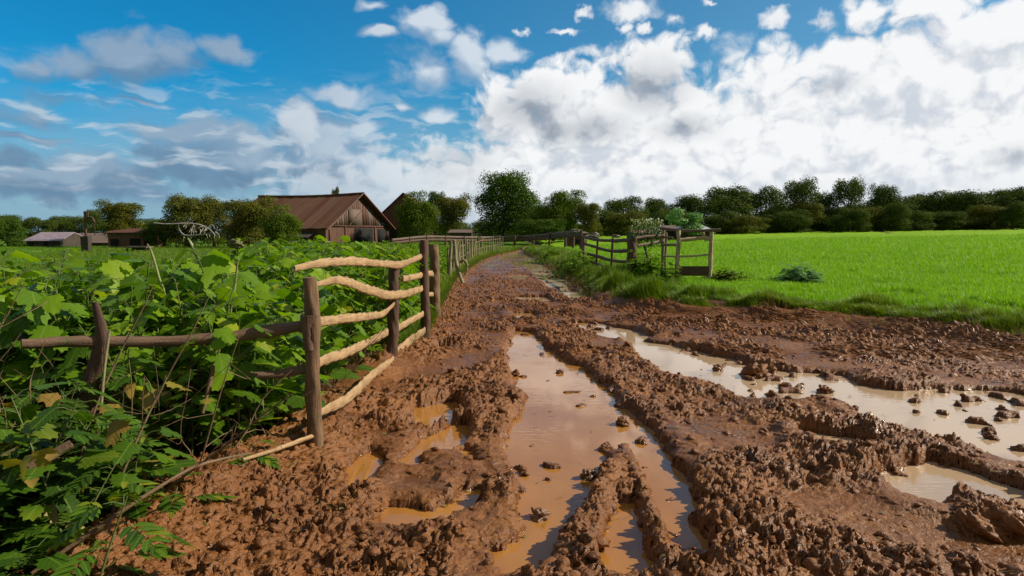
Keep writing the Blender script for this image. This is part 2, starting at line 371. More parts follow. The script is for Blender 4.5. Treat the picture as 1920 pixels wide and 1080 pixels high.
def leaf_mat(name, cols, rough=.42, trans=.35, tcol=None, rib=False, big=0.8, spec=.5):
    mt, nt, p, o = mat(name); r = geo(nt, 'Random Per Island'); P = geo(nt)
    n = noise(nt, P, big, 3, .6)
    k = r * .7 + sstep(nt, n, .3, .7) * .3
    cr = nt.nodes.new('ShaderNodeValToRGB'); put(nt, cr.inputs[0], k); el = cr.color_ramp.elements
    while len(el) < len(cols): el.new(.5)
    for i, (q, c) in enumerate(cols): el[i].position = q; el[i].color = tuple(c) + (1,)
    c = S(nt, cr.outputs[0])
    if rib:
        u, v, w = sep(nt, uvn(nt)); rb = sstep(nt, m(nt, 'ABSOLUTE', u - .5), .035, .0)
        side = m(nt, 'SINE', (v - m(nt, 'ABSOLUTE', u - .5) * .9) * 42.0); c = mixc(nt, rb * .5, c, (.24, .36, .06)); c = mixc(nt, sstep(nt, side, .7, 1.0) * .07, c, (.20, .30, .07))
        spot = noise(nt, P, 60.0, 3, .6); c = mixc(nt, sstep(nt, spot, .62, .8) * .35, c, (.16, .13, .03))
        bump(nt, p, side * .12 + spot, .004, .6)
    put(nt, p.inputs['Base Color'], c); p.inputs['Roughness'].default_value = rough; p.inputs['Specular IOR Level'].default_value = spec
    if trans:
        t = nt.nodes.new('ShaderNodeBsdfTranslucent'); put(nt, t.inputs[0], mixc(nt, 1.0, c, tcol or (1.25, 1.35, .35), 'MULTIPLY'))
        x = nt.nodes.new('ShaderNodeMixShader'); x.inputs[0].default_value = trans; nt.links.new(p.outputs[0], x.inputs[1]); nt.links.new(t.outputs[0], x.inputs[2]); nt.links.new(x.outputs[0], o.inputs[0])
    return mt
def wood_mat(name, c1, c2, c3, rough=.75, gs=1.0, moss=0.0):
    mt, nt, p, o = mat(name); U = uvn(nt); P = geo(nt)
    g = noise(nt, vm(nt, 'MULTIPLY', U, (4 * gs, 60 * gs, 1)), 1.0, 4, .65, .4); g2 = noise(nt, vm(nt, 'MULTIPLY', U, (1.4 * gs, 9 * gs, 1)), 1.0, 3, .6, .6); bl = noise(nt, P, 4.5, 4, .6)
    c = mixc(nt, sstep(nt, g, .3, .7), c1, c2); c = mixc(nt, sstep(nt, g2, .45, .75) * .7, c, c3); c = mixc(nt, sstep(nt, bl, .5, .75) * .5, c, c3)
    if moss: c = mixc(nt, sstep(nt, noise(nt, P, 9.0, 4, .6), .5, .68) * moss, c, (.10, .13, .03))
    put(nt, p.inputs['Base Color'], c); p.inputs['Roughness'].default_value = rough
    bump(nt, p, g * .7 + g2 * .6 + noise(nt, P, 70, 3, .6) * .4, .012, .8); return mt
def plain(name, c1, c2, scale=3.0, rough=.8, bmp=.01, stretch=(1, 1, 1), metal=0.0):
    mt, nt, p, o = mat(name); P = vm(nt, 'MULTIPLY', geo(nt), stretch); n = noise(nt, P, scale, 4, .62); put(nt, p.inputs['Base Color'], mixc(nt, sstep(nt, n, .3, .7), c1, c2))
    p.inputs['Roughness'].default_value = rough; p.inputs['Metallic'].default_value = metal; bump(nt, p, n, bmp, .7); return mt
def rust_mat():
    mt, nt, p, o = mat('rusty_sheet'); u, v, w = sep(nt, uvn(nt)); U = comb(nt, u, v)
    st = noise(nt, vm(nt, 'MULTIPLY', U, (3.2, .12, 1)), 1.0, 4, .6); sp = noise(nt, vm(nt, 'MULTIPLY', U, (9, 2.0, 1)), 1.0, 4, .7)
    cell = nt.nodes.new('ShaderNodeTexWhiteNoise'); cell.noise_dimensions = '1D'; put(nt, cell.inputs['W'], m(nt, 'FLOOR', u * .85)); k = S(nt, cell.outputs[0])
    c = mixc(nt, sstep(nt, st, .3, .7), (.105, .042, .024), (.21, .085, .044)); c = mixc(nt, sstep(nt, sp, .42, .66) * .8, c, (.060, .028, .018)); c = mixc(nt, k * .6, c, (.22, .13, .085))
    seam = sstep(nt, m(nt, 'FRACT', u * .85), .08, .0); c = mixc(nt, seam * .5, c, (.03, .016, .012)); c = mixc(nt, sstep(nt, noise(nt, U, .5, 3, .6), .52, .7) * .4, c, (.11, .095, .05))
    put(nt, p.inputs['Base Color'], c); p.inputs['Roughness'].default_value = .9; p.inputs['Specular IOR Level'].default_value = .2; return mt
def field_mat(name, ca, cb, soil=(.10, .045, .02)):
    mt, nt, p, o = mat(name); P = geo(nt)
    n = noise(nt, P, .12, 4, .6); n2 = noise(nt, P, 2.2, 5, .68); n3 = noise(nt, vm(nt, 'MULTIPLY', P, (1, .5, 1)), 11.0, 3, .7)
    c = mixc(nt, sstep(nt, n, .3, .7), ca, cb); c = mixc(nt, sstep(nt, n2, .5, .75) * .5, c, tuple(q * .55 for q in ca)); c = mixc(nt, sstep(nt, n3, .5, .8) * .5, c, tuple(q * .45 for q in ca))
    c = mixc(nt, sstep(nt, attr(nt, 'soil') + (n2 - .5) * .6, .35, .65), c, mixc(nt, n3, soil, tuple(q * .6 for q in soil)))
    put(nt, p.inputs['Base Color'], c); p.inputs['Roughness'].default_value = .9; p.inputs['Specular IOR Level'].default_value = .15; bump(nt, p, n2 + n3, .06, .8); return mt
M = dict(
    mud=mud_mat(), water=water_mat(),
    weed=leaf_mat('weed_leaf', [(0, (.040, .095, .007)), (.35, (.110, .225, .009)), (.75, (.23, .39, .013)), (.95, (.38, .42, .02))], rib=True, trans=.42, rough=.42, spec=.3),
    weed2=leaf_mat('feathery_leaf', [(0, (.07, .15, .008)), (.6, (.15, .28, .010)), (.95, (.27, .38, .02))], trans=.4, rough=.5, spec=.25),
    stem=leaf_mat('green_stem', [(0, (.06, .10, .02)), (.6, (.11, .15, .035)), (1, (.16, .10, .04))], trans=0, rough=.6),
    weedshade=leaf_mat('shaded_weed_leaf', [(0, (.022, .060, .006)), (.4, (.050, .120, .008)), (.8, (.095, .190, .010)), (.96, (.26, .28, .02))], rib=True, trans=.34, rough=.42, spec=.3),  # shade between the dense front weeds, painted in as a darker leaf green
    dryleaf=leaf_mat('yellowing_leaf', [(0, (.26, .24, .03)), (.6, (.34, .25, .04)), (1, (.30, .13, .035))], rib=True, trans=.3, rough=.5),
    crop=leaf_mat('crop_blade', [(0, (.17, .33, .002)), (.5, (.24, .45, .003)), (1, (.31, .50, .006))], trans=.42, rough=.5, tcol=(1.2, 1.3, .4), big=.3),
    verge=leaf_mat('verge_grass', [(0, (.060, .11, .006)), (.5, (.15, .26, .008)), (.85, (.23, .29, .016)), (1, (.30, .22, .05))], trans=.35, rough=.5, big=.5),
    dry=leaf_mat('dry_grass', [(0, (.14, .15, .03)), (.5, (.26, .19, .06)), (1, (.34, .22, .09))], trans=.3, rough=.6),
    tree1=leaf_mat('dark_tree_leaf', [(0, (.035, .070, .010)), (.5, (.070, .130, .014)), (1, (.13, .20, .022))], trans=.2, rough=.75, big=.25, spec=.12),
    tree2=leaf_mat('bright_tree_leaf', [(0, (.060, .105, .010)), (.5, (.115, .175, .014)), (1, (.19, .24, .020))], trans=.25, rough=.75, big=.25, spec=.12),
    tree3=leaf_mat('olive_tree_leaf', [(0, (.060, .080, .012)), (.5, (.120, .135, .016)), (1, (.20, .17, .024))], trans=.22, rough=.75, big=.25, spec=.12),
    tree4=leaf_mat('wood_tree_leaf', [(0, (.040, .064, .012)), (.5, (.075, .112, .016)), (1, (.13, .165, .024))], trans=.15, rough=.8, big=.12, spec=.1),
    pale=leaf_mat('pale_bush_leaf', [(0, (.10, .24, .06)), (.6, (.18, .36, .10)), (1, (.34, .44, .26))], trans=.25, rough=.5),
    white=leaf_mat('white_blossom', [(0, (.45, .46, .44)), (1, (.75, .75, .72))], trans=.2, rough=.6),
    bark=wood_mat('bark', (.045, .032, .022), (.085, .062, .042), (.03, .024, .018)),
    post=wood_mat('weathered_post', (.14, .075, .036), (.26, .155, .080), (.065, .034, .020), moss=.35),
    postdark=wood_mat('dark_post', (.075, .036, .022), (.14, .072, .042), (.040, .022, .015), moss=.15),
    rail=wood_mat('split_rail', (.33, .195, .090), (.54, .36, .180), (.15, .080, .036), rough=.7),
    railbark=wood_mat('bark_rail', (.13, .072, .042), (.22, .130, .080), (.07, .040, .024), moss=.6),
    stake=wood_mat('grey_stake', (.20, .17, .085), (.33, .28, .14), (.12, .12, .05), moss=.4),
    barnwood=wood_mat('barn_boards', (.095, .036, .024), (.165, .075, .048), (.045, .020, .015), gs=.25),
    greywood=wood_mat('grey_boards', (.13, .085, .065), (.22, .155, .12), (.07, .045, .035), gs=.4),
    rust=rust_mat(),
    roofpink=plain('faded_roof', (.26, .20, .25), (.36, .29, .33), 1.5, .6, .02),
    roofgrey=plain('pale_roof', (.42, .44, .46), (.60, .60, .60), 1.2, .5, .02),
    darkwall=plain('dark_wall', (.045, .035, .028), (.080, .060, .045), 2.0, .9, .03),
    brick=plain('brown_brick', (.12, .060, .032), (.20, .105, .055), 3.0, .9, .03),
    black=plain('dark_opening', (.006, .006, .006), (.012, .010, .010), 3.0, .9),
    stone=plain('muddy_clod', (.17, .085, .042), (.30, .17, .095), 30.0, .5, .01),
    fieldR=field_mat('field_green', (.18, .35, .002), (.24, .44, .004)), fieldL=field_mat('pasture', (.090, .20, .008), (.130, .26, .010)),
    ground=plain('far_ground', (.04, .09, .015), (.07, .13, .02), .2, .95, .02),
)
# ------------------------------------------------------------------ terrain
def W2(u, v, z=0.0): q = gp(u, v, z); return (q[0], q[1])
LB = [W2(*p) for p in [(250, 1100), (330, 1000), (440, 925), (575, 860), (600, 790), (690, 720), (797, 648), (835, 560), (858, 524), (900, 492), (935, 478)]] + [(.2, 60), (1.4, 75), (3.5, 100)]
LB = [(-1.85, -3), (-1.8, 2.4)] + LB
RB = [W2(*p) for p in [(985, 474), (1005, 482), (1040, 503), (1090, 533), (1140, 570), (1200, 581), (1300, 592), (1400, 597), (1500, 607), (1600, 612), (1700, 625), (1800, 640), (1920, 662)]][::-1]
RB = [(12.0, -3), (10.0, 5), (8.6, 8.6)] + RB + [(2.5, 75), (4.8, 100)]
_l = np.array(sorted([(y, x) for x, y in LB])); _r = np.array(sorted([(y, x) for x, y in RB]))
def xl(y): return np.interp(y, _l[:, 0], _l[:, 1])
def xr(y): return np.interp(y, _r[:, 0], _r[:, 1])
RPOLY = np.array(sorted(RB, key=lambda p: p[1]))
def edges(x, y):
    L = x - xl(y); d = line_d(x, y, [tuple(p) for p in RPOLY]); Rr = np.where(x < xr(y), d, -d)
    return L, Rr
FUR = [[W2(1560, 552, .3), W2(1690, 548, .3), W2(1790, 562, .3), W2(1920, 575, .3)], [W2(1740, 590, .25), W2(1830, 588, .25), W2(1920, 607, .25)], [W2(1620, 433, 2.2), W2(1670, 430, 2.2)], [W2(1510, 546, .3), W2(1545, 552, .3)]]
def right_z(x, y):
    t = ss(x, 2.5, 14); far = np.hypot(x, y)
    return .24 + t * (.010 * np.maximum(y - 13, 0) + .016 * np.maximum(x - 4, 0)) * ss(far, 14, 40)
def left_z(x, y): return .10 + .05 * perlin(x * .3, y * .3, 5) + .0 * x
def grass_z(x, y, fine=True):
    L, Rr = edges(x, y); n = perlin(x * 2.2, y * 2.2, 9) * .10 + perlin(x * 5.5, y * 5.5, 10) * .05
    b = .09 * perlin(x * .8, y * .8, 11) + .05 * perlin(x * 3, y * 3, 12)
    zr = -.25 + (right_z(x, y) + b + .25) * ss(-(Rr + n), -.30, .38)
    for P in FUR: zr = zr - .20 * (1 - ss(line_d(x, y, P) + n * .8, .12, .45)) * (np.hypot(x, y) < 60)
    zl = -.25 + (left_z(x, y) + b * .6 + .25) * ss(-(L + n), -.20, .25)
    return np.where(x > .5 * (xl(y) + xr(y)), zr, zl), L, Rr
PUD = dict(
    main=[(968, 622), (1000, 624), (1022, 655), (1085, 690), (1130, 730), (1168, 770), (1200, 805), (1240, 840), (1275, 900), (1293, 950), (1305, 1000), (1325, 1100), (1290, 1100), (1235, 1000), (1205, 930), (1180, 870), (1160, 860), (1140, 930), (1090, 1010), (1020, 1085), (940, 1095), (945, 1040), (955, 960), (935, 900), (912, 870), (920, 825), (962, 780), (975, 740), (960, 700), (950, 660)],
    inner=[(1165, 945), (1195, 935), (1225, 1010), (1255, 1085), (1150, 1100), (1130, 1060)],
    left1=[(755, 862), (800, 822), (868, 800), (865, 832), (820, 850), (780, 872)], left5=[(722, 985), (735, 958), (800, 962), (860, 940), (905, 908), (915, 925), (860, 965), (800, 992)], left6=[(880, 850), (905, 860), (900, 885), (880, 880)],
    left2=[(760, 800), (790, 765), (850, 755), (845, 785), (800, 810)],
    left3=[(815, 652), (850, 650), (845, 662), (822, 664)],
    left4=[(655, 900), (700, 850), (690, 895), (670, 925)],
    right=[(1195, 642), (1240, 648), (1300, 662), (1400, 688), (1470, 703), (1560, 706), (1600, 725), (1680, 740), (1780, 738), (1900, 742), (1960, 760), (1960, 880), (1900, 868), (1840, 850), (1760, 832), (1700, 815), (1650, 800), (1600, 765), (1540, 748), (1470, 752), (1400, 748), (1340, 722), (1280, 705), (1225, 685)],
    rtop=[(1065, 607), (1110, 608), (1160, 618), (1205, 631), (1190, 640), (1140, 632), (1090, 620)],
    r3=[(1635, 905), (1680, 885), (1745, 872), (1800, 885), (1870, 910), (1960, 940), (1960, 985), (1880, 955), (1800, 925), (1740, 950), (1690, 930)],
    r4=[(1520, 815), (1560, 820), (1640, 838), (1630, 852), (1570, 852)],
    r5=[(1760, 735), (1870, 740), (1900, 760), (1800, 755)],
    c1=[(962, 588), (1000, 588), (1005, 600), (975, 600)], c2=[(965, 557), (1020, 558), (1040, 568), (980, 569)],
    f1=[(946, 477), (985, 476), (1000, 484), (952, 486)], f2=[(962, 487), (1008, 488), (1035, 499), (985, 501)],
    f3=[(1005, 502), (1042, 502), (1072, 520), (1100, 540), (1135, 566), (1085, 566), (1045, 546), (1020, 525)], f4=[(955, 520), (985, 516), (975, 526)])
PUDW = {k: [W2(*p) for p in v] for k, v in PUD.items()}
RIDGE = [([W2(1165, 848), W2(1195, 905), W2(1215, 975), W2(1262, 1090)], .065), ([W2(1165, 860), W2(1138, 935), W2(1095, 1010), W2(1050, 1090)], .10), ([W2(965, 745), W2(930, 800), W2(915, 850), W2(940, 920), W2(930, 985)], .13), ([W2(820, 860), W2(880, 880), W2(900, 905)], .15), ([W2(780, 1040), W2(880, 1020), W2(930, 1000)], .16), ([W2(790, 905), W2(840, 870)], .12), ([W2(600, 1000), W2(700, 1010)], .1)]
def mud_z(x, y):
    L, Rr = edges(x, y); e = np.minimum(L, Rr); dist = np.hypot(x, y)
    s = np.full(x.shape, 9.0)
    for k, P in PUDW.items():
        P = np.array(P); lo = P.min(0) - .8; hi = P.max(0) + .8; msk = (x > lo[0]) & (x < hi[0]) & (y > lo[1]) & (y < hi[1])
        if msk.any():
            s[msk] = np.minimum(s[msk], poly_sdf(x[msk], y[msk], P))
    s = s - .03 - .11 * ss(dist, 4.5, 9) * ss(x, .7, 1.5) - .38 * ss(dist, 16, 34) + perlin(x * 3.1, y * 2.2, 20) * .07 + perlin(x * 9, y * 7, 21) * .035 + perlin(x * 23, y * 19, 22) * .014
    for P, w in RIDGE: s = np.maximum(s, w - line_d(x, y, P) + .03 * perlin(x * 12, y * 12, 25) * (w < .2))
    wx = x + .05 * perlin(x * 6, y * 6, 23); wy = y + .05 * perlin(x * 6 + 7, y * 6, 24)
    # lumps of churned mud at several sizes
    a1, a2, ha = worley(wx * 4.2, wy * 3.6, 30); b1, b2, hb = worley(wx * 10, wy * 8.5, 31); c1, c2, hc = worley(wx * 23, wy * 20, 32); d1, d2, hd = worley(wx * 52, wy * 46, 33)
    cl = .062 * ha * ss(a2 - a1, .02, .45) + .042 * hb * ss(b2 - b1, .02, .40) * (.5 + ha) + .034 * hc * ss(c2 - c1, .0, .35) + .014 * hd * ss(d2 - d1, 0, .3)
    cl = cl + .016 * (1 - 2 * np.abs(perlin(wx * 13, wy * 11, 34))) + .008 * (1 - 2 * np.abs(perlin(wx * 31, wy * 27, 35)))
    rough = .16 + 1.05 * ss(fbm(x * .9, y * .7, 3, 40), -.45, .25)
    rough = rough * (1 + .4 * ss(dist, 6, 14))
    # smoother slope of smeared mud beside the near fence post
    smear = ss(-(x + .55), .35, .8) * ss(y, 2.4, 3.0) * (1 - ss(y, 5.6, 6.8)); rough = rough * (1 + .15 * smear)
    rough = np.where(smear > .05, np.maximum(rough, .85 * smear), rough)
    base = .035 + .035 * fbm(x * .8, y * .5, 3, 41) - .062 * ss(y, 22, 40) + .07 * smear * ss(-(x + .8), 0, .9)
    berm = np.exp(-((s - .16) / .13) ** 2) * .055 * (1 - .3 * smear)           # mud pushed up along the ruts
    amp = .84 - .36 * ss(dist, 3.5, 9) - .22 * ss(dist, 14, 28); out = base + berm * amp + cl * rough * amp
    tread = ss(np.sin(y * 26 + 3 * perlin(x * 2, y * 2, 50)) * .5 + .5, .3, .8) * .014 * ss(perlin(x * .7 + 3, y * .5, 51), .0, .3)
    out = out + tread
    ins = -.055 + .012 * fbm(x * 2, y * 2, 3, 43) + cl * .10 + (.07 + .03 * ss(x, .7, 1.4)) * ss(perlin(x * 6.2, y * 5.2, 44), .42 - .17 * ss(x, .7, 1.4), .62) * ss(perlin(x * .8, y * .8, 45), -.1, .3)
    z = ins + (out - ins) * ss(s, -.035, .05)
    # strewn shelf against the grass banks
    bk = ss(-Rr, -.55, .05) * .15 + ss(-L, -.40, .05) * .09; z = z + bk * (s > 0)
    z = z - .5 * ss(-e, .18, .5)
    return z, cl * rough
def build_mud():
    ys = [1.2]
    while ys[-1] < 100: ys.append(ys[-1] + .0035 + .0023 * ys[-1])
    ys = np.array(ys); n = 1250; t = np.linspace(0, 1, n)
    x0 = np.maximum(-(ys * .9 + 1.0), xl(ys) - .7); x1 = np.minimum(ys * .95 + 1.2, np.maximum(xr(ys), 0) + .9)
    X = x0[:, None] + (x1 - x0)[:, None] * t[None]; Y = np.repeat(ys[:, None], n, 1)
    Z, cl = mud_z(X, Y)
    k = .02 * (1 + 0 * Y); X2 = X + k * perlin(X * 17, Y * 15 + Z * 60, 60); Y2 = Y + k * perlin(X * 17 + 40, Y * 15 + Z * 60, 61)
    V = np.stack([X2, Y2, Z], -1).reshape(-1, 3); r, c = Z.shape; idx = np.arange(r * c).reshape(r, c)
    T = np.stack([idx[:-1, :-1], idx[:-1, 1:], idx[1:, 1:], idx[1:, :-1]], -1).reshape(-1, 4)
    keep = Z.ravel()[T].max(1) > -.30; T = T[keep]
    tag(link('muddy_track', mesh('muddy_track', V, T, smooth=True), M['mud']), kind='structure')
    # water standing in the ruts
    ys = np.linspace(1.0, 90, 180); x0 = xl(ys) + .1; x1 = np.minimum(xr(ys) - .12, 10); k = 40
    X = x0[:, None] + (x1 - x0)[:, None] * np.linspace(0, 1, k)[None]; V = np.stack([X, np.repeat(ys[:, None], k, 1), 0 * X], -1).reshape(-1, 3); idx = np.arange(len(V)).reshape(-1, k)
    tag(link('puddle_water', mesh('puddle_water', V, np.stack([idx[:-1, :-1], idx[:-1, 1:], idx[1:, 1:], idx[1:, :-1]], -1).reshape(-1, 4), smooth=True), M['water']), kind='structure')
def build_fields():
    for nm, side, mt in (('green_field', 1, 'fieldR'), ('pasture', -1, 'fieldL')):
        ys = np.concatenate([np.arange(-3, 30, .09), 30 * 1.012 ** np.arange(0, 200)]); n = 420; t = np.linspace(0, 1, n) ** 1.6
        e = (xr(ys) - .6) if side > 0 else (xl(ys) + .6); far = np.maximum(ys, 0) * 1.5 + 14
        X = e[:, None] + side * far[:, None] * t[None]; Y = np.repeat(ys[:, None], n, 1)
        Z, L, Rr = grass_z(X, Y); E = Rr if side > 0 else L
        soil = 1 - ss(-E, .0, .5) * 1.0; soil = np.maximum(soil, ss(perlin(X * 1.3, Y * 1.3, 72), -.05, .25) * (1 - ss(-E, .5, 1.8)))
        for P in FUR: soil = np.maximum(soil, 1 - ss(line_d(X, Y, P), .2, .55))
        if side < 0: soil = np.maximum(soil, .75 * (1 - ss(Y, 14, 24)))
        V = np.stack([X, Y, Z], -1).reshape(-1, 3); r, c = Z.shape; idx = np.arange(r * c).reshape(r, c)
        T = np.stack([idx[:-1, :-1], idx[:-1, 1:], idx[1:, 1:], idx[1:, :-1]], -1).reshape(-1, 4)
        if side < 0: T = T[:, ::-1]
        tag(link(nm, mesh(nm, V, T, smooth=True, attrs={'soil': soil.ravel()}), M[mt]), kind='structure')
    V = [(-2500, -2500, -.6), (2500, -2500, -.6), (2500, 2500, -.6), (-2500, 2500, -.6)]
    tag(link('ground', mesh('ground', V, [[0, 1, 2, 3]]), M['ground']), kind='structure')
build_mud(); build_fields()
# ------------------------------------------------------------------ leaves and plants
def palmate(L=.16, lobes=5, n=30, cup=.12, seed=0, depth=.5):
    # lobed, toothed leaf: base at origin, grows along +Y, normal +Z; uv u=.5 is the midrib
    rg = np.random.RandomState(seed); th = np.linspace(-2.55, 2.55, n)           # angle from the tip direction around a hub
    lobe = np.abs(np.cos(th * lobes / (2 * 1.75) )) ** .8
    r = (1 - depth + depth * lobe) * (1 - .22 * (np.abs(th) / 2.55) ** 1.5); r = r * (1 + .10 * (np.arange(n) % 2 * 2 - 1)) * rg.uniform(.93, 1.07, n)
    x = r * np.sin(th) * .52; y = .36 + r * np.cos(th) * .62
    P = np.vstack([[0, .36, 0], [0, 0.02, 0], np.stack([x, y, 0 * x], 1)]); P[:, 2] = -cup * (P[:, 0] ** 2) * 3 - .25 * cup * np.maximum(P[:, 1] - .4, 0) ** 2 * 6 + .02 * np.sin(P[:, 0] * 14)
    T = [[0, i, i + 1] for i in range(2, n + 1)] + [[0, n + 1, 1], [0, 1, 2]]
    U = np.stack([.5 + P[:, 0], P[:, 1]], 1); return P * L, np.array(T), U
def ovate(L=.1, n=14, w=.30, cup=.2, seed=0):
    rg = np.random.RandomState(seed); t = np.linspace(0, 1, n // 2 + 1); hw = w * np.sin(np.pi * t ** .75) ** .9 * (1 + .10 * (np.arange(len(t)) % 2 * 2 - 1))
    mid = np.stack([0 * t, t, -cup * t * t], 1); lf = np.stack([-hw, t, -cup * t * t + .35 * hw], 1); rt = np.stack([hw, t, -cup * t * t + .35 * hw], 1)
    k = len(t); P = np.vstack([mid, lf, rt]); T = []
    for i in range(k - 1): T += [[i, i + 1, k + i + 1], [i, k + i + 1, k + i], [i, 2 * k + i, 2 * k + i + 1], [i, 2 * k + i + 1, i + 1]]
    return P * L, np.array(T), np.stack([.5 + P[:, 0], P[:, 1]], 1)
def pinnate(L=.22, pairs=5, seed=0):      # feathery compound leaf
    mb = MB(); rg = np.random.RandomState(seed)
    for i in range(pairs):
        t = (i + .6) / (pairs + .4); s = L * (.48 * math.sin(math.pi * (t * .75 + .2)) + .06)
        for sd in (-1, 1):
            v, f, u = ovate(s, 8, .20, .15, i); a = sd * (.95 - .35 * t) + rg.uniform(-.1, .1); c, q = math.cos(-a), math.sin(-a)
            v = v @ np.array([[c, q, 0], [-q, c, 0], [0, 0, 1]]); v[:, 1] += t * L; v[:, 2] -= .25 * L * t * t; mb.add(v, f, u)
    v, f, u = ovate(L * .4, 8, .24, .2, 9); v[:, 1] += L * .9; v[:, 2] -= .22 * L; mb.add(v, f, u)
    mb.add([[-.002, 0, 0], [.002, 0, 0], [.002, L, -.25 * L], [-.002, L, -.25 * L]], [[0, 1, 2, 3]]); return pack(mb)
def make_plant(seed, H=1.2, leaf='palmate', n=16, size=.17, spread=.16):
    # returns leaf soup and stem soup of one plant
    rg = np.random.RandomState(seed); lv, sm = MB(), MB()
    lean = rg.uniform(-.25, .25, 2); zs = np.linspace(0, 1, 6); st = np.stack([lean[0] * zs ** 1.6 * H, lean[1] * zs ** 1.6 * H, zs * H], 1); sweep(sm, st, [.009, .008, .007, .006, .005, .003], 5, sub=2)
    for i in range(n):
        t = .18 + .82 * (i + rg.rand()) / n; az = i * 2.4 + rg.uniform(-.5, .5); p = np.array([np.interp(t, zs, st[:, 0]), np.interp(t, zs, st[:, 1]), t * H])
        pl = spread * (1.25 - .8 * t) * rg.uniform(.7, 1.3); d = np.array([math.cos(az), math.sin(az), .45]); q = p + d * pl; sz = size * rg.uniform(.7, 1.25) * (1.1 - .35 * t)
        sweep(sm, [p, (p + q) / 2 + [0, 0, .015], q], [.003, .0022, .002], 4, sub=1, cap=False)
        v, f, u = (palmate(sz, 5, 26, .12, seed * 31 + i, .48 + .12 * rg.rand()) if leaf == 'palmate' else ovate(sz, 14, .33, .25, i) if leaf == 'ovate' else pinnate(sz * 1.25, 5, i))
        M1 = rotmats(np.array([az - math.pi / 2]), None)[0]; dr = rg.uniform(-.75, .10); M2 = Matrix.Rotation(dr, 3, 'X'); M3 = Matrix.Rotation(rg.uniform(-.4, .4), 3, 'Y')
        v = v @ (M1 @ np.array(M2) @ np.array(M3)).T + q; lv.add(v, f, u)
    return pack(lv), pack(sm)
def tuft(seed, n=9, H=.2, w=.006, lean=.5, seg=2):
    rg = np.random.RandomState(seed); mb = MB()
    for i in range(n):
        az = rg.uniform(0, 6.28); h = H * rg.uniform(.55, 1.1); ln = rg.uniform(.1, lean) * h; b = rg.uniform(-.5, .5, 2) * H * .25; d = np.array([math.cos(az), math.sin(az)]); pz = np.array([-d[1], d[0]]) * w
        V = []
        for k in range(seg + 1):
            t = k / seg; c = b + d * ln * t ** 1.8; z = h * (t - .18 * t * t * (ln / h)); ww = 1 - t if k < seg else 0
            V += [[c[0] - pz[0] * ww, c[1] - pz[1] * ww, z], [c[0] + pz[0] * ww, c[1] + pz[1] * ww, z]] if k < seg else [[c[0], c[1], z]]
        T = []
        for k in range(seg - 1): T += [[2 * k, 2 * k + 1, 2 * k + 3], [2 * k, 2 * k + 3, 2 * k + 2]]
        T += [[2 * seg - 2, 2 * seg - 1, 2 * seg]]; V = np.array(V); mb.add(V, T, np.stack([np.full(len(V), .5), V[:, 2]], 1))
    return pack(mb)
def stuff(name, protos, which, pos, rz, sc, material, tilt=None, tdir=None):
    V, T, U = scatter(protos, which, pos, rotmats(rz, tilt, tdir), sc); return tag(link(name, mesh(name, V, T, U), material), kind='stuff')
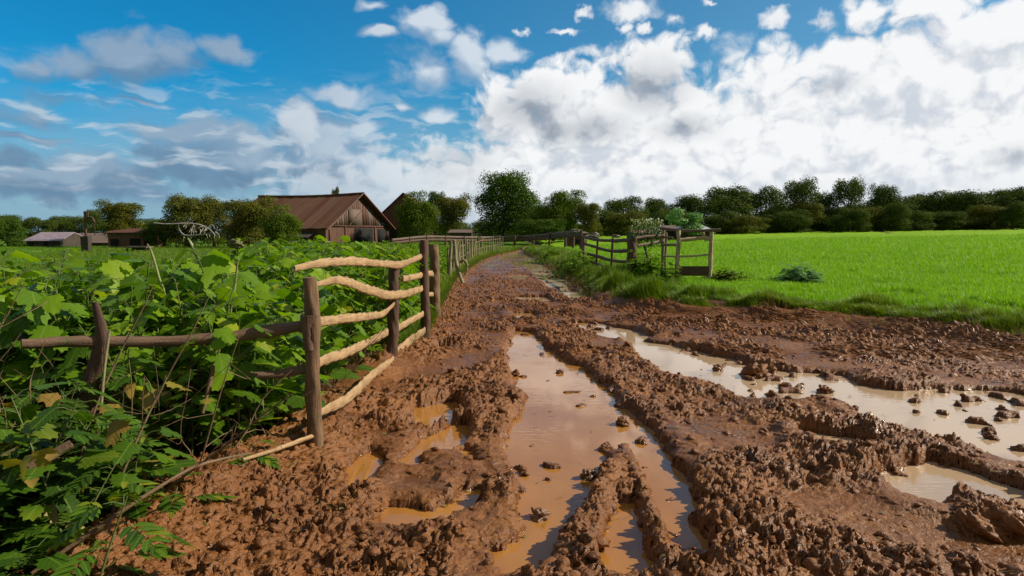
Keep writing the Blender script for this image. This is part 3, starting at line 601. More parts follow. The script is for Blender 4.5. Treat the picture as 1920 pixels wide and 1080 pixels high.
# --- thicket of broad leaved weeds left of the lane
def fence_x(y): return np.interp(y, [2.0, 3.2, 4.3, 4.9, 6.2, 8.5, 10.2, 14, 23, 40, 60], [-2.3, -2.0, -1.95, -1.62, -1.68, -1.62, -1.5, -1.75, -2.15, -2.05, -.4])
def build_thicket():
    rg = np.random.RandomState(11)
    P = [make_plant(100 + i, H, k, n, s, sp) for i, (H, k, n, s, sp) in enumerate([
        (1.0, 'palmate', 15, .23, .20), (1.0, 'palmate', 17, .20, .17), (1.0, 'ovate', 22, .17, .12), (1.0, 'pinnate', 15, .20, .14), (1.0, 'palmate', 13, .26, .22), (1.0, 'ovate', 24, .13, .10)])]
    def place(N, y0, y1, f, hf, kinds, seed):
        rg = np.random.RandomState(seed); y = y0 + (y1 - y0) * rg.rand(N) ** 1.15; x = np.array([f(q, rg) for q in y]); h = hf(x, y, rg); w = rg.choice(kinds, N); z = grass_z(x, y)[0] - .04; return np.stack([x, y, z], 1), h, w
    def grow(A, nm, mt):
        pos = np.concatenate([a[0] for a in A]); h = np.concatenate([a[1] for a in A]); w = np.concatenate([a[2] for a in A]); rz = rg.uniform(0, 6.28, len(pos))
        sw = np.maximum(.55 + h * .45, .92); s = np.stack([sw, sw, np.maximum(h, .3)], 1) * rg.uniform(.9, 1.1, (len(pos), 1)); tl = rg.uniform(0, .2, len(pos)); td = rg.uniform(0, 6.28, len(pos))
        stuff(nm + '_leaves', [p[0] for p in P], w, pos, rz, s, M[mt], tl, td); stuff(nm + '_stems', [p[1] for p in P], w, pos, rz, s, M['stem'], tl, td)
    grow([place(560, 4.72, 8.4, lambda q, r: fence_x(q) - .12 - (q * .82 + .4) * r.rand() ** .9, lambda x, y, r: r.uniform(1.02, 1.38, len(x)) * np.where(x > fence_x(y) - .5, .82, 1) * np.where(x / y < -.50, .95, 1), [0, 1, 2, 4, 4, 0, 5], 1),
          place(260, 8.2, 13, lambda q, r: fence_x(q) - .15 - (q * .34) * r.rand(), lambda x, y, r: r.uniform(1.05, 1.45, len(x)) * np.where(x / y < -.42, .72, 1), [2, 5, 3, 1], 4)], 'weed_thicket', 'weed')
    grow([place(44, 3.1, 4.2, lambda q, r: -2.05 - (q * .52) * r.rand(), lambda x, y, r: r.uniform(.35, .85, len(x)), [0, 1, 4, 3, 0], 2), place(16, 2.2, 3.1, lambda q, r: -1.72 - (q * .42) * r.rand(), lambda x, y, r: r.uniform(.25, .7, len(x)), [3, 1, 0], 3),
          place(15, 3.1, 4.5, lambda q, r: -1.40 - .65 * r.rand() - .14 * (4.5 - q), lambda x, y, r: r.uniform(.2, .42, len(x)), [3, 1, 3], 5), place(26, 4.05, 4.8, lambda q, r: -2.0 - 2.4 * r.rand(), lambda x, y, r: r.uniform(.4, .95, len(x)), [1, 0, 3, 4], 6)], 'front_weeds', 'weedshade')
    # dead stems and thin twigs tangled through the weeds
    tw = []
    for i in range(5):
        q = np.random.RandomState(300 + i); mb = MB(); P_ = np.cumsum(np.vstack([[0, 0, 0], q.normal(0, .035, (5, 3)) + [0, 0, .18]]), 0); sweep(mb, P_, [.006, .006, .005, .004, .003, .002], 4, sub=3); 
        for j in (2, 3, 4): sweep(mb, [P_[j], P_[j] + q.normal(0, .08, 3) + [0, 0, .06], P_[j] + q.normal(0, .13, 3) + [0, 0, .10]], [.003, .002, .001], 3, sub=2, cap=False)
        tw.append(pack(mb))
    N = 130; y = rg.uniform(3.3, 7.0, N); x = fence_x(y) - .05 - rg.rand(N) ** 1.5 * y * .6; stuff('dead_stems', tw, rg.randint(0, 5, N), np.stack([x, y, grass_z(x, y)[0] - .02], 1), rg.uniform(0, 6.28, N), rg.uniform(.5, 1.35, N), M['bark2'], rg.uniform(0, 1.0, N), rg.uniform(0, 6.28, N))
    # finer bright nettles and ferns further along behind the fence
    Q = [make_plant(200 + i, 1.0, k, n, s_, .10)[0] for i, (k, n, s_) in enumerate([('ovate', 26, .13), ('pinnate', 18, .17), ('ovate', 20, .16)])]
    N = 1500; y = 11 + 34 * rg.rand(N) ** 1.5; x = fence_x(y) - .3 - (1.5 + (y - 8) * .26) * rg.rand(N) ** .8; h = rg.uniform(.75, 1.25, N) * (1 + .15 * ss(-x, 2, 6)) * np.where(y > 26, .8, 1)
    stuff('nettle_bank', Q, rg.randint(0, 3, N), np.stack([x, y, left_z(x, y) - .05], 1), rg.uniform(0, 6.28, N), np.stack([1.3 + 0 * h, 1.3 + 0 * h, h], 1), M['weed2'])
    # yellow and brown dying leaves scattered low in the foreground
    N = 170; y = rg.uniform(2.7, 5.2, N); x = -1.95 - y * .42 * rg.rand(N) ; z = rg.uniform(.08, .75, N)
    stuff('yellow_leaves', [palmate(.13, 5, 22, .2, 3), ovate(.10, 12, .34, .4, 1)], rg.randint(0, 2, N), np.stack([x, y, z], 1), rg.uniform(0, 6.28, N), rg.uniform(.6, 1.2, N), M['dryleaf'], rg.uniform(-1.3, .4, N), rg.uniform(0, 6.28, N))
M['bark2'] = wood_mat('dead_stem', (.16, .10, .05), (.27, .18, .09), (.08, .05, .03))
build_thicket()
# --- grass
def build_grass():
    rg = np.random.RandomState(21)
    # young crop of the bright field
    N = 150000; d = 11 * (62 / 11) ** rg.rand(N); a = rg.uniform(.02, .86, N); x = d * np.tan(a) * .98; y = d; 
    L, Rr = edges(x, y); fur = np.full(N, 9.0)
    for P in FUR: fur = np.minimum(fur, line_d(x, y, P))
    ok = (Rr < -1.1 - rg.rand(N) * .6) & (fur > .28 + .3 * rg.rand(N)) & (x > 3.6); x, y = x[ok], y[ok]; d = np.hypot(x, y); z = grass_z(x, y)[0]
    s = rg.uniform(.8, 1.2, len(x)) * (.7 + .016 * d); sx = (.8 + .035 * d) * rg.uniform(.8, 1.2, len(x))
    stuff('crop_grass', [tuft(i, 6, .17, .006, .7, 1) for i in range(6)], rg.randint(0, 6, len(x)), np.stack([x, y, z - .01], 1), rg.uniform(0, 6.28, len(x)), np.stack([sx, sx, s], 1), M['crop'])
    # rougher grass along the bank and both verges
    N = 90000; d = 8.5 * (60 / 8.5) ** (rg.rand(N) ** 1.15); w = rg.rand(N) ** 1.4 * (1.9 + .02 * d); x = xr(d) + w; y = d
    L, Rr = edges(x, y); nn = perlin(x * 1.4, y * 1.4, 70)
    ok = (perlin(x * 1.3, y * 1.3, 72) < .12 + .25 * rg.rand(N)) | (Rr < -1.2 - .5 * rg.rand(N)); ok &= (Rr < .10 + nn * .18) & (Rr > -2.8); fur = np.full(N, 9.0)
    for P in FUR: fur = np.minimum(fur, line_d(x, y, P))
    ok &= fur > .26 + .3 * rg.rand(N); x, y = x[ok], y[ok]; z = grass_z(x, y)[0]; n = len(x)
    sx = (.7 + .04 * y) * rg.uniform(.8, 1.2, n); s = rg.uniform(.5, 1.3, n) * (1 + 1.0 * ss(perlin(x * 1.1, y * 1.1, 71), .0, .5)) * np.where(x < 3.3, 1.7, 1.0)
    stuff('verge_grass', [tuft(20 + i, 8, .15, .008, .95, 2) for i in range(6)], rg.randint(0, 6, n), np.stack([x, y, z - .02], 1), rg.uniform(0, 6.28, n), np.stack([sx, sx, s], 1), M['verge'])
    # dry stalky fringe
    N = 3800; y = 8 * (55 / 8) ** rg.rand(N); side = rg.rand(N) < .42; x = np.where(side, xl(y) + rg.normal(-.12, .14, N), xr(y) + rg.normal(.05, .16, N)); x = np.where(side & (y < 12), xl(y) - .2 - .3 * rg.rand(N), x)
    z = np.maximum(grass_z(x, y)[0], .03)
    stuff('dry_grass', [tuft(40 + i, 6, .26, .005, .8, 2) for i in range(4)], rg.randint(0, 4, N), np.stack([x, y, z - .02], 1), rg.uniform(0, 6.28, N), np.stack([.8 + .03 * y, .8 + .03 * y, rg.uniform(.5, 1.3, N)], 1), M['dry'])
    # left verge and pasture
    N = 42000; y = 9 * (70 / 9) ** rg.rand(N); x = xl(y) - .02 - (rg.rand(N) ** 1.6) * (1.0 + y * .62); z = left_z(x, y); s = rg.uniform(.8, 1.3, N) * (1 + .01 * y); sx = (.9 + .035 * y)
    stuff('pasture_grass', [tuft(60 + i, 7, .24, .006, .8, 1) for i in range(5)], rg.randint(0, 5, N), np.stack([x, y, z - .02], 1), rg.uniform(0, 6.28, N), np.stack([sx, sx, s], 1), M['verge'])
    N = 60000; y = 14 * (85 / 14) ** rg.rand(N); x = fence_x(y) - 1.5 - rg.rand(N) * (y * .8); z = left_z(x, y); sx = (.8 + .04 * y)
    stuff('pasture_crop', [tuft(80 + i, 6, .22, .007, .7, 1) for i in range(5)], rg.randint(0, 5, N), np.stack([x, y, z - .02], 1), rg.uniform(0, 6.28, N), np.stack([sx, sx, rg.uniform(.8, 1.3, N)], 1), M['crop2'])
M['crop2'] = leaf_mat('pasture_blade', [(0, (.095, .20, .008)), (.5, (.145, .28, .010)), (1, (.20, .32, .014))], trans=.4, rough=.5, big=.3)
build_grass()
def build_litter():
    rg = np.random.RandomState(77); N = 900; y = 2.2 * (14 / 2.2) ** rg.rand(N); x = xl(y) + rg.rand(N) ** 1.8 * (xr(y) - xl(y)); z, _ = mud_z(x, y); z = np.maximum(z, .002) + .006
    st = (np.array([[-.5, -.02, 0], [.5, -.02, .05], [.5, .02, .05], [-.5, .02, 0]]), np.array([[0, 1, 2], [0, 2, 3]]), np.full((4, 2), .3))
    stuff('straw_litter', [st, ovate(.5, 8, .3, .3)], (rg.rand(N) < .3).astype(int), np.stack([x, y, z], 1), rg.uniform(0, 6.28, N), rg.uniform(.03, .11, N), M['dry'], rg.uniform(-.5, .5, N), rg.uniform(0, 6.28, N))
build_litter()
# --- loose clods lying on the mud
def clod_protos():
    out = []
    for k in range(8):
        bm = bmesh.new(); bmesh.ops.create_icosphere(bm, subdivisions=2 if k < 5 else 4, radius=1.0); V = np.array([v.co[:] for v in bm.verts]); T = np.array([[v.index for v in f.verts] for f in bm.faces]); bm.free()
        n = perlin(V[:, 0] * 1.1 + k * 5, V[:, 1] * 1.1 + V[:, 2] * 1.7, k) * .55 + perlin(V[:, 0] * 2.6 + k, V[:, 1] * 2.6 - V[:, 2] * 2.9, k + 9) * .35 + perlin(V[:, 0] * 6 + k, V[:, 1] * 6 - V[:, 2] * 5, k + 19) * .22 + (perlin(V[:, 0] * 13 + k, V[:, 1] * 13 - V[:, 2] * 12, k + 29) * .13 if k >= 5 else 0)
        V = V * (1 + n)[:, None] * np.array([1, .8 + .1 * (k % 3), .62]); out.append((V, T, V[:, :2]))
    return out
import bmesh
CL = clod_protos()
def build_clods():
    rg = np.random.RandomState(5); N = 15000; y = 1.6 * (30 / 1.6) ** rg.rand(N); x = -2.6 + rg.rand(N) * 12; ok = (x > xl(y) + .02) & (x < xr(y) - .02) & (np.abs(x) < y * .9 + 1); x, y = x[ok], y[ok]
    z, cl = mud_z(x, y); ok = (z > .012) & (rg.rand(len(x)) < .25 + 9 * np.clip(cl, 0, .1)); x, y, z, cl = x[ok], y[ok], z[ok], cl[ok]; n = len(x)
    s = np.exp(rg.normal(math.log(.014), .5, n)) * (1 + .02 * y); s = np.minimum(s, .05)
    V, T, U = scatter(CL, rg.randint(0, 5, n), np.stack([x, y, z + s * .1], 1), rotmats(rg.uniform(0, 6.28, n), rg.uniform(-.5, .5, n), rg.uniform(0, 6.28, n)), s)
    tag(link('mud_crumbs', mesh('mud_crumbs', V, T, U, smooth=True), M['mud']), kind='stuff')
    spots = [(1012, 962, 34, 'pale clod of mud standing in the broad middle puddle, casting a short shadow'), (1104, 887, 34, 'low split clod of mud in the middle puddle, nearest the central mud spur'), (1138, 838, 20, 'tiny clod just breaking the surface in the middle of the broad puddle'),
             (1050, 696, 13, 'small dark clod near the narrow far end of the middle puddle'), (1168, 790, 28, 'clod leaning on the right shore of the middle puddle at its widest'), (965, 700, 18, 'dark clod on the left shore of the middle puddle near its far end'),
             (1416, 697, 46, 'largest flat clod breaking the water near the far end of the right puddle'), (1472, 723, 22, 'small lump in the right puddle just beside the largest flat clod'), (1448, 740, 22, 'lump at the near shore of the right puddle in front of the largest flat clod'),
             (1545, 730, 26, 'lump of mud between the two wider reaches of the right puddle'), (1718, 770, 13, 'tiny dark clod midway across the wide reach of the right puddle'), (1857, 817, 20, 'dark clod in the wide reach of the right puddle near the photo edge'), (1872, 785, 13, 'little dark clod farthest right in the wide reach of the right puddle'),
             (1345, 690, 22, 'dark lump on the far shore of the right puddle'), (1600, 765, 16, 'small clod where the right puddle widens')]
    for i, (u, v, w, lb) in enumerate(spots):
        p = gp(u, v + w * .15, .01); r = w / F * p[1] * .5; o = link('mud_clod', mesh('mud_clod', *CL[5 + i % 3][:2], uv=CL[5 + i % 3][2], smooth=True), M['stone'] if i in (0, 1) else M['mud']); o.location = (p[0], p[1], r * .25); o.scale = (r, r, r * 1.2); o.rotation_euler = (0, 0, i * 1.3); tag(o, lb, 'mud clod', 'clods of mud lying in the puddles')
    p = gp(1838, 985, .05); mb = MB()
    for (dx, dy, dz, s, k) in [(-.10, 0, .06, .15, 1), (.10, .02, .08, .17, 2), (.05, .14, .10, .15, 3), (-.2, .1, .03, .10, 4), (.3, .16, .05, .15, 5), (.22, .0, .04, .10, 6), (0, -.06, .02, .09, 7), (-.02, .07, .15, .09, 8)]:
        bm = bmesh.new(); bmesh.ops.create_icosphere(bm, subdivisions=5, radius=1.0); v = np.array([q.co[:] for q in bm.verts]); t = np.array([[q.index for q in f.verts] for f in bm.faces]); bm.free(); o = k * 7.1
        n = sum(a * perlin(v[:, 0] * f + o + v[:, 2] * f * .7, v[:, 1] * f - v[:, 2] * f * .8 + o, j) for j, (f, a) in enumerate([(1.3, .45), (2.8, .28), (5.5, .2), (11, .12), (22, .07)])); n = n - .16 * np.abs(perlin(v[:, 0] * 4 + o, v[:, 1] * 4 + v[:, 2] * 5, 40))
        mb.add((v * (1 + n)[:, None] * s * [1, 1, .8] + np.array([dx, dy, dz])) * .8, t)
    tag(mb.build('mud_heap', M['mud'], smooth=True, loc=(p[0] + .05, p[1], -.03)), 'big dark heap of churned mud at the lower right beside the small round puddle', 'mud heap')
build_clods()
# ------------------------------------------------------------------ fences
def post(parent, base, h, r, m_='post', lean=(0, 0), seed=0, pts=None, seg=14):
    mb = MB(); b = np.array(base, float); n = 5; t = np.linspace(0, 1, n); rg = np.random.RandomState(seed)
    P = b + np.stack([lean[0] * t, lean[1] * t, t * h], 1) + np.concatenate([[[0, 0, 0]], np.column_stack([rg.uniform(-.012, .012, (n - 2, 2)), np.zeros(n - 2)]), [[0, 0, 0]]])
    sweep(mb, P, np.linspace(r * 1.15, r * .95, n), seg, lump=.22, seed=seed, sub=5, up=(1, 0, 0)); return mb.build('post', M[m_], parent, smooth=True)
def bar(parent, pts, rad, m_='rail', flat=.38, seed=0, name='rail', lump=.22, seg=10, up=(0, 0, 1)):
    sp = m_ == 'rail'; mb = MB(); sweep(mb, pts, rad, seg, flat=flat, lump=lump, seed=seed, sub=16 if sp else 6, up=up, jag=.035 if sp else 0); return mb.build(name, M[m_], parent, smooth=True)
def fence_left():
    f = thing('rail_fence', 'rustic fence of round posts and pale split rails between leafy weeds and muddy lane', 'fence', (0, 0, 0))
    yB = 4.75; B = gp(580, 872, 0); B = dp(580, 868, yB); A = dp(178, 740, 4.3); 
    def D(u, v, y): return dp(u, v, y)
    # posts: near thick post, split post hidden in leaves, then three along the lane
    tb = D(580, 520, yB); post(f, (tb[0] + .02, yB, -.15), tb[2] + .15, .050, 'post', (-.02, 0), 3)
    o = bar(f, [D(581, 655, yB), D(580, 590, yB)], [.050, .060], 'railbark', 1.0, 5, 'wire_binding', .3); 
    pc = D(737, 500, 8.3); post(f, (pc[0] - .05, 8.3, -.05), pc[2] + .05, .066, 'postdark', (.06, 0), 4)
    pd = D(795, 450, 9.8); post(f, (pd[0], 9.8, -.05), pd[2] + .05, .062, 'postdark', (.0, 0), 6)
    pe = D(810, 455, 12.4); post(f, (pe[0] + .06, 12.4, -.05), pe[2] + .02, .09, 'post', (-.04, 0), 7)
    mb = MB(); a0 = D(168, 740, 4.3); a1 = D(192, 640, 4.3); a2 = D(178, 566, 4.3); sweep(mb, [a0 - [0, 0, .5], a0, a1, a2], [.052, .056, .052, .016], 12, flat=.75, lump=.25, seed=9, sub=5, up=(1, 0, 0)); tag(mb.build('post', M['postdark'], f, smooth=True), 'jagged split post with a pointed top')
    # pale rails from the near post to the corner
    X = .0
    R_ = [  # (points (u, v, y)), radius
        ([(552, 504, 4.70), (600, 494, 5.2), (660, 490, 6.2), (720, 495, 7.8), (752, 496, 8.4), (790, 481, 9.75)], [.028, .040, .050, .050, .060, .050]),
        ([(592, 533, 4.85), (640, 526, 5.5), (680, 540, 6.6), (725, 553, 7.8), (760, 551, 8.6), (792, 541, 9.75)], [.022, .045, .060, .068, .070, .055]),
        ([(598, 604, 4.85), (650, 597, 6.0), (700, 592, 7.4), (722, 586, 7.9), (748, 560, 8.4)], [.046, .050, .055, .045, .020]),
        ([(592, 680, 4.85), (650, 661, 6.0), (690, 642, 7.1), (726, 623, 8.1)], [.050, .056, .058, .060]),
        ([(594, 776, 4.8), (635, 757, 5.4), (665, 736, 6.0), (700, 702, 7.0), (738, 674, 8.2)], [.035, .055, .065, .068, .055]),
        ([(730, 674, 8.2), (745, 660, 8.5), (770, 639, 9.1), (797, 619, 9.75)], [.075, .085, .085, .060]),
        ([(732, 624, 8.3), (760, 607, 8.9), (794, 588, 9.75)], [.060, .062, .055]),
        ([(755, 523, 8.4), (772, 520, 9.0), (806, 513, 10.6), (812, 515, 12.2)], [.050, .052, .060, .055]),
        ([(800, 552, 10.0), (812, 552, 12.2)], [.05, .05])]
    for i, (P, r) in enumerate(R_): bar(f, [D(*p) for p in P], np.array(r) * .80, 'rail', .34, 20 + i, lump=.30, seg=9)
    # brown rails with bark from the split post to the near post
    bar(f, [D(40, 645, 4.05), D(150, 640, 4.25), D(290, 641, 4.45), D(420, 633, 4.6), D(500, 622, 4.7), D(566, 612, 4.76)], [.030, .036, .034, .040, .044, .036], 'railbark', .95, 40, lump=.22)
    bar(f, [D(440, 703, 4.6), D(500, 704, 4.68), D(575, 692, 4.76)], [.018, .032, .034], 'railbark', .9, 41, lump=.3)
    bar(f, [D(455, 862, 4.1), D(520, 842, 4.4), D(600, 812, 4.78)], [.010, .016, .016], 'rail', .9, 42, lump=.3)
    bar(f, [D(380, 775, 4.35), D(398, 700, 4.45), D(418, 620, 4.6)], [.012, .014, .016], 'railbark', 1, 43, 'brace', up=(1, 0, 0))
    st = gp(0, 0)
    tag(bar(None, [D(-90, 965, 2.9), D(0, 910, 3.0), D(135, 832, 3.15)], [.026, .027, .022], 'railbark', 1, 44, 'fallen_branch', .2), 'thick brown stick slanting out of the leaves at the left photo edge', 'branch')
    tag(bar(None, [D(60, 1075, 2.75), D(190, 985, 2.9), D(290, 918, 3.05), D(360, 878, 3.2), D(420, 860, 3.4), D(470, 850, 3.6)], [.008, .009, .008, .008, .007, .006], 'post', 1, 45, 'fallen_branch', .25), 'long thin bare branch lying across the low weeds toward the near fence post', 'branch')
    tag(bar(None, [D(189, 770, 3.9), D(196, 690, 3.95), D(205, 620, 4.0)], [.008, .009, .008], 'stake', 1, 46, 'dry_stalk', .2, up=(1, 0, 0)), 'straw coloured dead stalk leaning on the split post', 'stalk')
fence_left()
def tall_stalks():
    for i, (pts, r, head, lb) in enumerate([
        ([(432, 600, 5.4), (440, 540, 5.4), (446, 480, 5.4), (442, 458, 5.4)], [.008, .009, .008, .006], True, 'tall pale green stalk with a fat bud on top rising from the weeds'),
        ([(312, 570, 5.2), (298, 520, 5.2), (285, 475, 5.25), (276, 458, 5.3)], [.008, .010, .009, .006], False, 'leaning yellow green stalk rising from the weeds left of the budded stalk'),
        ([(372, 500, 8), (364, 470, 8), (352, 447, 8)], [.012, .012, .009], False, 'short brown crooked stalk under the bare white branch')]):
        t = thing('tall_stalk', lb, 'stalk', (0, 0, 0), grp='stalks standing above the weeds'); P = [dp(*p) for p in pts]; P = [P[0] - [0, 0, .6]] + P
        bar(t, P, [r[0]] + r, 'stakegreen', 1, 60 + i, 'stem', .15, 7, up=(1, 0, 0))
        if head:
            v, f, u = CL[6]; mb = MB(); mb.add(v * np.array([.05, .05, .055]) * 1.1 + P[-1], f, u); mb.build('bud', M['stem'], t, smooth=True)
            for k in range(5):
                v, f, u = palmate(.09, 5, 20, .2, k); Mx = rotmats(np.array([k * 1.3]), np.array([-.9]))[0]; mb = MB(); mb.add(v @ Mx.T + P[-1] - [0, 0, .05], f, u); mb.build('leaf', M['weed2'], t)
    t = thing('bare_branch', 'bleached bare twiggy branch hanging over the weeds in front of the dark hedge', 'branch', (0, 0, 0)); y = 9
    bar(t, [dp(288, 418, y), dp(315, 420, y), dp(360, 419, y), dp(385, 425, y), dp(402, 438, y)], [.006, .009, .008, .006, .004], 'bleach', 1, 70, 'branch', .25, 7)
    bar(t, [dp(334, 420, y), dp(337, 432, y), dp(348, 441, y), dp(375, 440, y), dp(400, 436, y)], [.005, .007, .008, .006, .004], 'bleach', 1, 71, 'branch', .25, 7)
    bar(t, [dp(352, 444, y), dp(362, 462, y), dp(370, 492, y), dp(374, 540, y)], [.008, .010, .010, .010], 'bleach', 1, 75, 'branch', .25, 7)
    rg = np.random.RandomState(3)
    for k in range(26):
        mb = MB(); u, v = (rg.uniform(340, 405), rg.uniform(420, 442)); a = dp(u, v, y + rg.uniform(-.1, .1)); d = np.array([rg.uniform(-.03, .08), rg.uniform(-.05, .05), rg.uniform(-.10, .06)]); sweep(mb, [a, a + d * .6 + [.01, 0, .02], a + d], [.005, .004, .002], 5, sub=2, lump=.2, seed=k); mb.build('twig', M['bleach'], t)
M['stakegreen'] = wood_mat('green_stalk', (.20, .24, .07), (.33, .36, .13), (.16, .14, .05)); M['bleach'] = wood_mat('bleached_wood', (.40, .36, .30), (.58, .54, .48), (.25, .21, .17))
tall_stalks()
def stake_fence():
    f = thing('stake_fence', 'long row of thin stakes along the left edge of the lane to the far bend', 'fence', (0, 0, 0)); rg = np.random.RandomState(8)
    ys = []; y = 22.0
    while y < 58: ys.append(y); y += .42 + .02 * (y - 22)
    tops = []
    for i, y in enumerate(ys):
        x = np.interp(y, [22, 30, 40, 50, 60], [-1.95, -2.15, -2.1, -1.55, -.35]) - .12; h = rg.uniform(1.25, 1.5); r = .045 if i else .06
        mb = MB(); b = np.array([x + rg.uniform(-.05, .05), y, -.05]); tp = b + [rg.uniform(-.09, .09), rg.uniform(-.1, .1), h]; sweep(mb, [b, (b + tp) / 2 + [rg.uniform(-.03, .03), 0, 0], tp], [r, r * .9, r * .75], 7, lump=.3, seed=i, sub=3, up=(1, 0, 0)); mb.build('stake', M['stake'], f, smooth=True); tops.append(tp)
    T = np.array(tops)
    for z in (.15, .62): bar(f, [p - [0, .03, z] for p in T[::6]], .028, 'railbark', .8, 80 + int(z * 10), 'rail', .2, 6)
    t = thing('crooked_stake', 'bent grey stake leaning against the first post of the stake fence', 'stake', (0, 0, 0))
    bar(t, [dp(868, 532, 21), dp(856, 495, 21.3), dp(852, 450, 21.5)], [.06, .06, .05], 'stake', 1, 90, 'post', .3, 8, up=(1, 0, 0)); bar(t, [dp(862, 492, 21.2), dp(870, 488, 21.2), dp(876, 500, 21.2), dp(872, 515, 21.2)], [.04, .045, .04, .03], 'stake', 1, 91, 'fork', .3, 7)
    # far dark rails across the end of the lane
    t = thing('far_rail_fence', 'dark distant rail fence crossing below the trees at the end of the lane', 'fence', (0, 0, 0)); pts = [(735, 452, 62), (800, 446, 66), (870, 447, 70), (930, 447, 74), (1000, 444, 70), (1060, 438, 60), (1090, 436, 52)]
    bar(t, [dp(u, v - 2, y) for u, v, y in pts], .13, 'greywood', .5, 92, 'rail', .1, 6); bar(t, [dp(u, v + 4, y) for u, v, y in pts], .16, 'postdark', .4, 93, 'rail', .1, 6)
    for i in range(0, 13):
        k = i / 12 * (len(pts) - 1); j = min(int(k), len(pts) - 2); q = [pts[j][a] + (pts[j + 1][a] - pts[j][a]) * (k - j) for a in range(3)]; tp = dp(q[0], q[1] - 5, q[2]); post(t, (tp[0], tp[1], -.05), tp[2] + .05, .11, 'postdark', seed=95 + i, seg=7)
stake_fence()
def fence_right():
    y0, y1 = 19.6, 27.0
    def D(u, v, k=None): return dp(u, v, y1 + (y0 - y1) * ((u - 1093) / (1180 - 1093) if k is None else k))
    f = thing('hurdle_fence', 'dark sagging rail hurdle with a thick end post on the grassy right bank', 'fence', (0, 0, 0))
    for i, P in enumerate([[(1090, 443), (1120, 450), (1150, 451), (1180, 450)], [(1093, 456), (1125, 466), (1150, 471), (1180, 470)], [(1092, 473), (1125, 482), (1150, 489), (1180, 491)], [(1108, 490), (1130, 499), (1155, 507), (1176, 513)]]): bar(f, [D(*p) for p in P], .052, 'postdark', .6, 100 + i, 'rail', .3, 8)
    for i, (u, a, b) in enumerate([(1119, 448, 497), (1147, 446, 505), (1123, 466, 494)][:2]): bar(f, [D(u - 1, b), D(u + 2, a)], .038, 'postdark', .8, 110 + i, 'upright', .3, 8, up=(1, 0, 0))
    q = D(1094, 445); post(f, (q[0] - .05, q[1], .1), q[2] - .1, .075, 'greywood', (.06, 0), 112)
    q = D(1184, 448, 1.0); post(f, (q[0], q[1], .1), q[2] - .1, .135, 'postdark', (.03, 0), 113)
    g = thing('rail_pen', 'pale wooden stall frame of thin posts with a dark low board, beside the bright field', 'pen', (0, 0, 0)); Y = 19.4
    E = lambda u, v, y=Y: dp(u, v, y)
    for i, (u, v0, r, dy, mt) in enumerate([(1243, 430, .05, 1.2, 'stake'), (1271, 432, .06, 0, 'bleach2'), (1333, 431, .058, 0, 'bleach2'), (1248, 436, .035, 1.0, 'stake')]):
        q = E(u, v0, Y + dy); post(g, (q[0], q[1], .1), q[2] - .1, r, mt, (.02, 0), 120 + i)
    for i, (P, r, mt) in enumerate([([(1238, 428, 20.5), (1290, 433, Y), (1352, 431, Y - .3)], .045, 'greywood'), ([(1196, 460, 19.6), (1220, 456, 20), (1245, 451, 20.5)], .035, 'greywood'), ([(1190, 447, 19.6), (1215, 443, 20), (1245, 442, 20.5)], .040, 'postdark'),
            ([(1243, 459, 20.5), (1272, 459, Y)], .042, 'stake'), ([(1272, 450, Y), (1300, 448, Y), (1322, 446, Y), (1336, 452, Y)], .055, 'bleach2'), ([(1243, 480, 20.5), (1272, 481, Y), (1300, 480, Y), (1332, 477, Y)], .028, 'bleach2'), ([(1318, 436, Y), (1324, 452, Y)], .04, 'bleach2'), ([(1240, 444, 20.5), (1262, 446, 20)], .03, 'greywood')]):
        bar(g, [E(*p) for p in P], r, mt, .7, 130 + i, 'rail' if i != 6 else 'brace', .25, 8)
    mb = MB(); a = E(1274, 499); b = E(1331, 499); c = E(1331, 517); d = E(1274, 517); quad(mb, a, b, c, d, .04); mb.build('board', M['postdark'], g)
    mb = MB(); a = E(1196, 450, 19.8); 
    t = thing('leaning_pole', 'thin bare pole leaning behind the weeds between the hurdle and the pale stall frame', 'pole', (0, 0, 0)); bar(t, [E(1216, 495, 19.8), E(1212, 475, 19.9), E(1206, 455, 20)], [.035, .04, .03], 'postdark', 1, 150, 'pole', .3, 7, up=(1, 0, 0))
M['bleach2'] = wood_mat('pale_post', (.38, .28, .16), (.60, .46, .29), (.24, .17, .10), moss=.25)
fence_right()
# weed clumps on the right bank
def clump(name, label, u, v, y, w, h, n, leaf, m_, seed, z0=None):
    rg = np.random.RandomState(seed); pr = [make_plant(seed * 7 + k, 1.0, leaf, 16, .22, .12)[0] for k in range(2)]; c = dp(u, v, y)
    pos = np.stack([c[0] + rg.normal(0, w / 2.6, n), c[1] + rg.normal(0, w / 2.6, n), 0 * rg.rand(n)], 1); z = grass_z(pos[:, 0], pos[:, 1])[0]; pos[:, 2] = z - .04 if z0 is None else z0
    dd = np.hypot(pos[:, 0] - c[0], pos[:, 1] - c[1]) / (w / 2); hh = h * np.clip(1.1 - .45 * dd, .3, 1.1) * rg.uniform(.8, 1.1, n)
    V, T, U = scatter(pr, rg.randint(0, 2, n), pos, rotmats(rg.uniform(0, 6.28, n), rg.uniform(0, .3, n), rg.uniform(0, 6.28, n)), np.stack([np.full(n, .7 + h * .3)] * 2 + [hh], 1))
    return tag(link(name, mesh(name, V, T, U), M[m_]), label, 'weeds', 'weed clumps on the right bank')
clump('weed_clump', 'tall feathery weeds growing up through the rails between hurdle and pale stall frame', 1217, 530, 19.5, .75, 1.05, 34, 'pinnate', 'weed2', 3)
clump('weed_clump', 'low dark weeds at the foot of the thick hurdle post', 1160, 535, 18.3, 1.2, .3, 36, 'pinnate', 'verge', 4)
clump('weed_clump', 'small dark bush just right of the pale stall frame', 1362, 525, 19.5, .9, .45, 40, 'ovate', 'tree2', 5)
